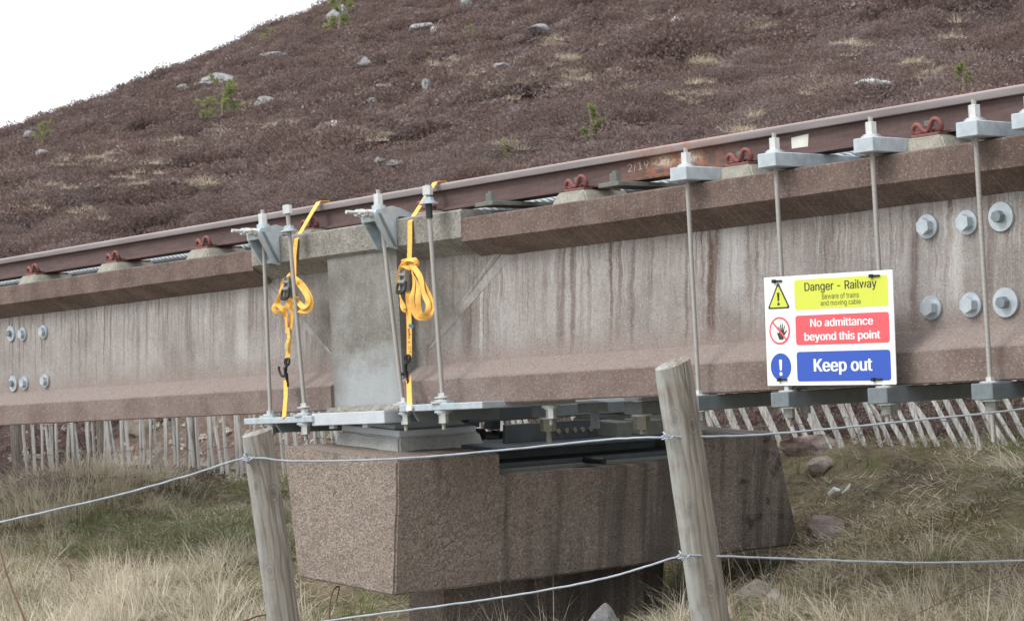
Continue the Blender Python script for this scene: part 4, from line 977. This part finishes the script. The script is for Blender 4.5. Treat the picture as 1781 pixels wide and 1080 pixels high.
M['bark'] = plain('pine_bark', (.30, .24, .20), .9, 0, .3, 20)
def blade(mb, x, y, az, L, wd_, lean, bend, tint, k=4):
    d = Vector((math.cos(az), math.sin(az), 0)); s = Vector((-d.y, d.x, 0)); p_ = Vector((x, y, 0)); a = lean; vs = []
    for i in range(k+1):
        t_ = i/k; h = wd_*(1-t_*.9)/2; vs += [p_-s*h, p_+s*h]; p_ = p_ + (d*math.sin(a)+Vector((0, 0, math.cos(a))))*(L/k); a += bend/k
    mb.add(vs, [(2*i, 2*i+1, 2*i+3, 2*i+2) for i in range(k)], tint)
def tuft(name, mat, n, rad, L, wd_, lean, bend, az0=None, seg=3):
    mb = MB()
    for _ in range(n):
        r = rad*math.sqrt(random.random()); a = random.uniform(0, 6.283); az = a+random.gauss(0, .7) if az0 is None else random.gauss(az0, .7)
        blade(mb, r*math.cos(a), r*math.sin(a), az, random.uniform(*L), random.uniform(*wd_), abs(random.gauss(*lean)), random.gauss(*bend), random.random(), seg)
    o = bpy.data.objects.new(name, mb.mesh(name, M[mat])); return o
def heather_clump(name, mat, n, rad, hgt, fine=1.0):
    mb = MB()                                    # a dome of short twiggy sprigs with gaps between the bunches
    cen = [(random.gauss(0, .5)*rad, random.gauss(0, .35)*rad, random.uniform(.35, .65)*rad, random.uniform(.6, 1.1)*hgt, random.random()) for _ in range(6)]
    for _ in range(n):
        cx, cy, cr, ch, ct = random.choice(cen); d = Vector((random.gauss(0, 1), random.gauss(0, 1), abs(random.gauss(0, .9)))).normalized()
        b = Vector((cx+d.x*cr, cy+d.y*cr, d.z*ch*.85 - .03)); L = random.uniform(.025, .065)*fine
        dr = (d*.7 + Vector((random.gauss(0, .7), random.gauss(0, .7), random.gauss(.25, .5)))).normalized(); tn = min(1, max(0, ct*.5+random.random()*.5))
        sd = dr.cross(Vector((random.gauss(0, 1), random.gauss(0, 1), random.gauss(0, 1))))  .normalized()*random.uniform(.008, .016)*fine
        e = b + dr*L; m_ = b + dr*L*.55
        mb.add([b-sd*.2, m_+sd, e, m_-sd], [(0, 1, 2, 3)], tn)
    return bpy.data.objects.new(name, mb.mesh(name, M[mat]))
def source(name, objs):
    c = bpy.data.collections.new(name)
    for o in objs: c.objects.link(o)
    return c
def scatter_group(name, col):
    g = bpy.data.node_groups.new(name, 'GeometryNodeTree')
    g.interface.new_socket('Geometry', in_out='INPUT', socket_type='NodeSocketGeometry'); g.interface.new_socket('Geometry', in_out='OUTPUT', socket_type='NodeSocketGeometry')
    i = g.nodes.new('NodeGroupInput'); o = g.nodes.new('NodeGroupOutput'); ip = g.nodes.new('GeometryNodeInstanceOnPoints'); ci = g.nodes.new('GeometryNodeCollectionInfo')
    ci.inputs[0].default_value = col; ci.inputs['Separate Children'].default_value = True; ci.inputs['Reset Children'].default_value = True
    def na(nm, tp):
        k = g.nodes.new('GeometryNodeInputNamedAttribute'); k.data_type = tp; k.inputs[0].default_value = nm; return [q for q in k.outputs if q.enabled][0]
    g.links.new(i.outputs[0], ip.inputs['Points']); g.links.new(ci.outputs[0], ip.inputs['Instance']); ip.inputs['Pick Instance'].default_value = True
    g.links.new(na('idx', 'INT'), ip.inputs['Instance Index']); g.links.new(na('rot', 'FLOAT_VECTOR'), ip.inputs['Rotation']); g.links.new(na('scl', 'FLOAT_VECTOR'), ip.inputs['Scale'])
    g.links.new(ip.outputs[0], o.inputs[0]); return g
def scatter(name, label, cat, pts, col):
    # pts: list of (x, y, z, rx, ry, rz, sx, sy, sz, idx)
    a = np.array(pts, dtype=np.float64); me = bpy.data.meshes.new(name); me.from_pydata([tuple(q) for q in a[:, :3]], [], [])
    me.attributes.new('rot', 'FLOAT_VECTOR', 'POINT').data.foreach_set('vector', a[:, 3:6].astype(np.float32).ravel())
    me.attributes.new('scl', 'FLOAT_VECTOR', 'POINT').data.foreach_set('vector', a[:, 6:9].astype(np.float32).ravel())
    me.attributes.new('idx', 'INT', 'POINT').data.foreach_set('value', a[:, 9].astype(np.int32))
    o = obj(name, me); md = o.modifiers.new('scatter', 'NODES'); md.node_group = scatter_group(name, col); return tag(o, label, cat, None, 'stuff')
c2w = Matrix((cam2w(Vector((1, 0, 0))), cam2w(Vector((0, 1, 0))), cam2w(Vector((0, 0, 1))))).transposed(); w2c = c2w.inverted()
def proj(p_):
    q = w2c @ (Vector(p_)-CAM); return (890.5+FOC*q.x/q.z, 540+FOC*q.y/q.z) if q.z > .1 else (-9999, 0)
def ell(x, y, cx, cy, rx, ry): return max(0., 1-((x-cx)/rx)**2-((y-cy)/ry)**2)

straw_l = [tuft('straw_a', 'straw', 34, .09, (.14, .30), (.0038, .0068), (.35, .28), (.9, .5)), tuft('straw_b', 'straw', 34, .12, (.12, .26), (.0038, .0068), (1.0, .3), (.7, .6)),
    tuft('straw_c', 'straw', 34, .10, (.16, .36), (.0038, .0068), (.75, .35), (1.1, .6), 0.0), tuft('straw_d', 'straw', 34, .14, (.14, .32), (.0038, .0068), (1.2, .3), (.5, .5), .3), tuft('straw_e', 'straw', 18, .05, (.2, .45), (.002, .004), (.2, .2), (.5, .4)),
    tuft('litter', 'straw', 16, .16, (.05, .16), (.003, .006), (1.45, .12), (.1, .3), None, 2)]
green_l = [tuft('green_a', 'green', 40, .11, (.05, .14), (.003, .0055), (.4, .25), (.7, .5), None, 2), tuft('green_b', 'green', 40, .13, (.04, .10), (.003, .0055), (.5, .3), (.7, .5), None, 2), tuft('moss_a', 'moss', 40, .13, (.02, .055), (.004, .008), (.6, .3), (.8, .5), None, 2), tuft('moss_b', 'moss', 40, .15, (.015, .045), (.004, .008), (.7, .3), (.8, .5), None, 2)]
straw_src = source('straw_sources', straw_l[:5])
def realise(name, label, pts, srcs, mats):
    # bake the tufts into one mesh: blades cannot be counted, so they are one piece of stuff
    data = []
    for o in srcs:
        me = o.data; n_ = len(me.vertices); v_ = np.empty(n_*3); me.vertices.foreach_get('co', v_); f_ = np.empty(len(me.polygons)*4, np.int64); me.loops.foreach_get('vertex_index', f_)
        t_ = np.empty(len(me.polygons), np.float32); me.attributes['tint'].data.foreach_get('value', t_); data.append((v_.reshape(-1, 3), f_.reshape(-1, 4), t_))
    VS, FS, TS, MS = [], [], [], []; off = 0
    for x, y, z, rx, ry, rz, sx_, sy_, sz_, k in pts:
        v_, f_, t_ = data[k]; cz, sn = math.cos(rz), math.sin(rz)
        lx, ly, lz = v_[:, 0]*sx_, v_[:, 1]*sy_, v_[:, 2]*sz_
        X = lx*cz-ly*sn + lz*ry; Y = lx*sn+ly*cz - lz*rx
        VS.append(np.stack([X+x, Y+y, lz+z], 1)); FS.append(f_+off); off += len(v_)
        TS.append(np.clip(t_*.8 + rs2.random()*.2 + .12*mn.noise(Vector((x*.8, y*.8, 7))), 0, 1)); MS.append(np.full(len(f_), mats[k], np.int32))
    VS = np.concatenate(VS); FS = np.concatenate(FS); TS = np.concatenate(TS); MS = np.concatenate(MS)
    me = bpy.data.meshes.new(name); me.vertices.add(len(VS)); me.vertices.foreach_set('co', VS.astype(np.float32).ravel())
    me.loops.add(FS.size); me.loops.foreach_set('vertex_index', FS.astype(np.int32).ravel()); me.polygons.add(len(FS)); me.polygons.foreach_set('loop_start', np.arange(0, FS.size, 4, dtype=np.int32))
    me.attributes.new('tint', 'FLOAT', 'FACE').data.foreach_set('value', TS.astype(np.float32))
    me.polygons.foreach_set('material_index', MS); me.update()
    return tag(obj(name, me), label, 'grass', None, 'stuff')
rs2 = random.Random(11)
SP, GP, HP, LP = [], [], [], []
pier_c = LEVEL
def in_pier(x, y):
    q = LI @ Vector((x, y, .3)); return -.12 < q.x < .55 and 0 < q.y < 2.1
rs = random.Random(3)
for _ in range(21000):
    y = 5.6 + (19.6-5.6)*rs.random()**.85; x = (rs.uniform(-.30, .30))*y
    if in_pier(x, y): continue
    vq = (x-O.x)*V.x + (y-O.y)*V.y; back = vq > PV+.25; bankl = back and x < -.8
    z = terrain(x, y); px, py = proj((x, y, z)); n_ = nz2(x, y, 1.1, 21); n2 = nz2(x, y, .5, 31); n3 = nz2(x, y, 2.3, 51)
    if py > 1400: continue
    shade = max(ell(px, py, 900, 1010, 520, 90), 0); bare = ell(px, py, 1560, 905, 330, 80); bare2 = ell(px, py, 1400, 1005, 260, 70)
    grn = ell(px, py, 330, 920, 330, 85)
    dens = .50 + 1.1*n_ + .8*n3; dens -= .55*grn*(1+n2); dens -= 1.3*bare; dens -= 1.3*bare2; dens -= 1.6*max(shade, ell(px, py, 820, 1060, 420, 75))
    if px > 1330: dens += 1.0*max(0, min(1, (py-960)/60))
    if px < 420: dens += .45*max(0, min(1, (py-930)/70))
    tus = ell(px, py, 90, 800, 190, 50); dens += 1.3*tus + .25*ell(px, py, 1550, 800, 330, 30)
    nearf = abs(vq-PV) < (.45 if x > .3 else .8)
    if nearf: dens *= .35
    if back: dens *= .06 if bankl else .12
    if rs.random() < dens*.36:
        s = rs.uniform(.5, 1.1)*(1+.35*n2+.3*n3)*(1+.3*tus)*(.55 if nearf else 1); rz = 2.6 + 3.2*nz2(x, y, .8, 61) + rs.gauss(0, .55)       # wind and snow lay neighbours the same way
        SP.append((x, y, z-.01, rs.gauss(0, .15), rs.gauss(0, .15), rz, s, s, s*rs.uniform(.6, 1.0), rs.choice((0, 1, 2, 2, 3, 3, 4))))
    if not back and rs.random() < .28 + .35*bare: SP.append((x+rs.gauss(0, .1), y+rs.gauss(0, .1), z+.012+.03*grn, 0, 0, rs.uniform(0, 6.3), 1, 1, 1, 5))
    if bankl and rs.random() < .93: continue
    gd = .30 + 1.0*grn + .45*bare + .4*bare2 - .25*shade + .4*n3
    if rs.random() < gd*.5:
        mossy = bare + bare2*.8 + (.35 if px > 1250 else 0); k = rs.choice((2, 3)) if rs.random() < mossy else rs.choice((0, 1, 1, 3))
        s = rs.uniform(.7, 1.3); GP.append((x, y, z-.006, 0, 0, rs.uniform(0, 6.3), s, s, s, k))
    hd = 1.1*ell(px, py, 1590, 812, 110, 22) + .45*ell(px, py, 150, 845, 300, 22) + (2.2 if back and not bankl else 0) + .5*ell(px, py, 620, 770, 260, 30)
    if rs.random() < hd*.30 and py < 900:
        s = rs.uniform(.35, .8) if y < 16 else rs.uniform(.6, 1.1); LP.append((x, y, z-.03, 0, 0, rs.uniform(0, 6.3), s, s, s*1.1, rs.randrange(6)))
for _ in range(110):
    a_ = rs.uniform(0, 6.283); r_ = rs.random()**.6; x = -3.05+math.cos(a_)*r_*.8; y = 15.6+math.sin(a_)*r_*1.0; s = rs.uniform(.9, 1.35)
    SP.append((x, y, terrain(x, y)-.02, 0, 0, a_+rs.gauss(0, .4), s, s, s, rs.choice((2, 2, 3, 0))))
o_ = realise('dry_grass', 'pale dry straw grass in tangled tufts', SP, straw_l, [0]*6); o_.data.materials.append(M['straw'])
o_ = realise('green_grass', 'short green and mossy grass between the straw', GP, green_l, [0, 0, 1, 1]); o_.data.materials.append(M['green']); o_.data.materials.append(M['moss'])
print('grass faces', len(bpy.data.objects['dry_grass'].data.polygons), len(o_.data.polygons))
heath_src = source('heather_sources', [heather_clump('heather_%s' % c, m_, 520, .44, h_) for c, m_, h_ in (('a', 'heath', .30), ('b', 'heath', .24), ('c', 'heath2', .26), ('d', 'heath', .34), ('e', 'heath2', .2), ('f', 'heath', .22))])
low_src = source('low_heather_sources', [heather_clump('low_heather_%s' % c, m_, 1300, .30, h_, .5) for c, m_, h_ in (('a', 'heath', .2), ('b', 'heath', .16), ('c', 'heath2', .17), ('d', 'heath', .22), ('e', 'heath2', .14), ('f', 'heath', .18))])
scatter('low_heather', 'low dark heather growing along the paling fence', 'heather', LP, low_src)
for _ in range(36000):
    y = 19.2 + (150-19.2)*rs.random()**.62; x = rs.uniform(-.30, .30)*y
    n_ = nz2(x, y, .35, 41)
    if y < 40 and rs.random() < .25: continue
    z = terrain(x, y)
    s = rs.uniform(.95, 1.6)*(1+.3*n_)*(1 + .004*(y-20)); HP.append((x, y, z-.06, rs.gauss(0, .08), rs.gauss(0, .08), rs.uniform(0, 6.3), s*1.1, s*1.1, s*(1+.5*n_), rs.randrange(6)))
near_src = source('near_heather_sources', [heather_clump('near_heather_%s' % c, m_, 1500, .44, h_, .55) for c, m_, h_ in (('a', 'heath', .30), ('b', 'heath', .24), ('c', 'heath2', .26), ('d', 'heath', .34), ('e', 'heath2', .2), ('f', 'heath', .22))])
scatter('heather', 'purple brown heather on the nearer part of the hillside', 'heather', [q for q in HP if q[1] < 48], near_src)
scatter('heather', 'purple brown heather on the far upper part of the hillside', 'heather', [q for q in HP if q[1] >= 48], heath_src)
TP = []
clus = [(780, 130), (860, 165), (905, 175), (840, 155), (640, 80), (430, 200), (400, 240), (350, 345), (180, 300), (120, 300), (310, 270), (280, 320), (150, 400), (230, 345), (1310, 270), (1210, 195), (1650, 90), (1480, 110), (1600, 160), (1090, 180), (990, 130), (1150, 90), (500, 60), (530, 40), (350, 150), (1330, 70), (890, 285), (660, 260), (100, 350), (60, 380), (30, 330), (470, 235), (730, 120), (760, 160), (1000, 160), (1230, 130), (1420, 180), (1120, 40), (960, 90)]
for cx, cy in clus:
    for _ in range(rs.randrange(6, 20)):
        p_ = hit(cx+rs.gauss(0, 16), cy+rs.gauss(0, 6), 19)
        if p_.y > 170: continue
        s = rs.uniform(.6, 1.1)*(1+p_.y/110); TP.append((p_.x, p_.y, p_.z+.24, 0, 0, rs.uniform(0, 6.3), s*1.3, s*1.3, s*.6, rs.randrange(4)))
scatter('hill_straw', 'pale straw tufts among the heather', 'grass', TP, straw_src)

peb = MB()
for _ in range(900):
    x = rs.uniform(-5.2, -.9); y = rs.uniform(15.5, 21.5); vq = (x-O.x)*V.x + (y-O.y)*V.y
    if not PV+.2 < vq < 6.2: continue
    r_ = rs.uniform(.012, .05)*(1 if rs.random() < .9 else 2); z = terrain(x, y); n_ = 6; a0 = rs.random()*6
    vs = [(x+r_*math.cos(a0+k*6.283/n_)*rs.uniform(.7, 1.2), y+r_*math.sin(a0+k*6.283/n_)*rs.uniform(.7, 1.2), z-.01+rs.uniform(0, r_*.4)) for k in range(n_)]
    vs += [(x+r_*.55*math.cos(a0+k*6.283/n_+.4), y+r_*.55*math.sin(a0+k*6.283/n_+.4), z+r_*rs.uniform(.6, .95)) for k in range(n_)]
    peb.add(vs, [(k, (k+1) % n_, n_+(k+1) % n_, n_+k) for k in range(n_)] + [tuple(range(n_, 2*n_))])
tag(peb.build('bank_pebbles', M['rock_tan']), 'small pale stones in the red bank behind the palings', 'stones', None, 'stuff')

# small pines on the hill
def pine(label, x, y, w_, h_, thin=1.0, name='pine_tree'):
    p_ = hit(x, y+h_*.45, 19, 150); s = p_.y/FOC; W_ = w_*s; Hh = h_*s*1.1; rr = random.Random(int(x*7+y))
    t = thing(name, label, 'tree', 'young pines on the hill', T(p_.x, p_.y, p_.z-.05))
    tr = MB(); trunk = spline([(0, 0, 0), (rr.gauss(0, .04)*Hh, rr.gauss(0, .04)*Hh, Hh*.45), (rr.gauss(0, .07)*Hh, 0, Hh*.95)], 5)
    tr.tube(trunk, [max(.012, Hh*.028*(1-.8*i/(len(trunk)-1))) for i in range(len(trunk))], 6); cr = MB()
    for b in range(15):
        f = rr.uniform(.12, .97); a = rr.uniform(0, 6.283); q0 = trunk[int(f*(len(trunk)-1))]; L = W_*.5*(1.1-.65*f)*rr.uniform(.5, 1.15)
        q1 = q0 + Vector((math.cos(a)*L, math.sin(a)*L, L*rr.uniform(.2, .8))); mid = (q0+q1)/2 + Vector((0, 0, -.08*L))
        tr.tube([q0, mid, q1], [Hh*.012, Hh*.009, Hh*.004], 5)
        for c_ in range(int(14*thin)):
            g_ = q0.lerp(q1, rr.uniform(.45, 1.1)) + Vector((rr.gauss(0, .12), rr.gauss(0, .12), rr.gauss(0, .1)))*L
            tn = rr.random(); nl = max(.04, Hh*.10)
            for _ in range(10):
                d = Vector((rr.gauss(0, 1), rr.gauss(0, 1), rr.gauss(.6, .8))).normalized(); sd = d.orthogonal().normalized()*nl*.10
                cr.add([g_-sd, g_+sd, g_+d*nl], [(0, 1, 2)], min(1, max(0, tn+rr.gauss(0, .1))))
    tr.build('trunk', M['bark'], t); cr.build('crown', M['needle'], t)
for a in (('small pine growing over the slanted slab near the hilltop', 588, 28, 66, 80, .7), ('broad green pine bush below the largest left boulder', 385, 188, 80, 66, .9), ('young upright pine above the chalk number on the rail', 1030, 218, 40, 66, 1),
          ('young pine rising above the rail at far right', 1676, 142, 46, 50, 1), ('tiny bright pine peeping over the rail in the middle', 880, 284, 30, 36, 1), ('stunted sparse pine below the crag', 822, 72, 46, 30, .6),
          ('lone bare pine standing on the left skyline', 142, 184, 24, 26, .5), ('pale green pine near the left edge of the slope', 74, 243, 44, 40, .7), ('low green pine on the left slope', 292, 256, 32, 22, .8),
          ('sparse pine just below the skyline outcrop', 468, 72, 40, 28, .7), ('sparse twiggy pine on the upper skyline', 484, 16, 26, 26, .4), ('twiggy pine on the skyline above the outcrop', 416, 62, 26, 18, .4), ('low bright green bush right of the young upright pine', 1196, 186, 34, 16, 1)):
    pine(*a)

# dead stems in the foreground
M['stem'] = plain('bramble_stem', (.15, .085, .055), .8, 0, .3, 30)
def stem(label, pts, d, r=.004):
    q = [atd(x, y, d + i*.05) for i, (x, y) in enumerate(pts)]; b = q[0]; t = thing('dead_stem', label, 'stem', 'dead stems in the grass', T(*b))
    sp = spline([p_-b for p_ in q], 6); MB().tube(sp, [r*(1-.5*i/len(sp)) for i in range(len(sp))], 6).build('stalk', M['stem'], t, None, 60)
stem('thick brown bramble stem at the left edge', [(48, 1090), (30, 1045), (14, 1005), (2, 962), (-6, 930)], 8.6, .0055)
stem('brown twig arching in the left grass', [(124, 1010), (118, 985), (98, 966), (64, 950)], 9.2, .004)
stem('brown stem looping beneath the near corner of the pier', [(572, 1082), (573, 1050), (580, 1026), (590, 1020), (585, 1045)], 9.6, .005)
stem('reddish twig beside the shorter post', [(400, 1086), (430, 1078), (452, 1070), (490, 1066)], 8.2, .005)
stem('orange stem leaning right of the taller post', [(1282, 1085), (1276, 1050), (1270, 1000), (1266, 960)], 7.6, .003)
stem('thin brown stem rising in the right grass', [(1640, 1085), (1610, 1010), (1600, 960), (1580, 900)], 8.3, .0022)
stem('thin straw stalk right of the pier', [(1356, 1040), (1362, 990), (1374, 945), (1392, 905)], 9.0, .003)
stem('orange bent stem low at the right', [(1560, 1086), (1630, 1050), (1690, 1025), (1760, 1000)], 8.0, .0026)
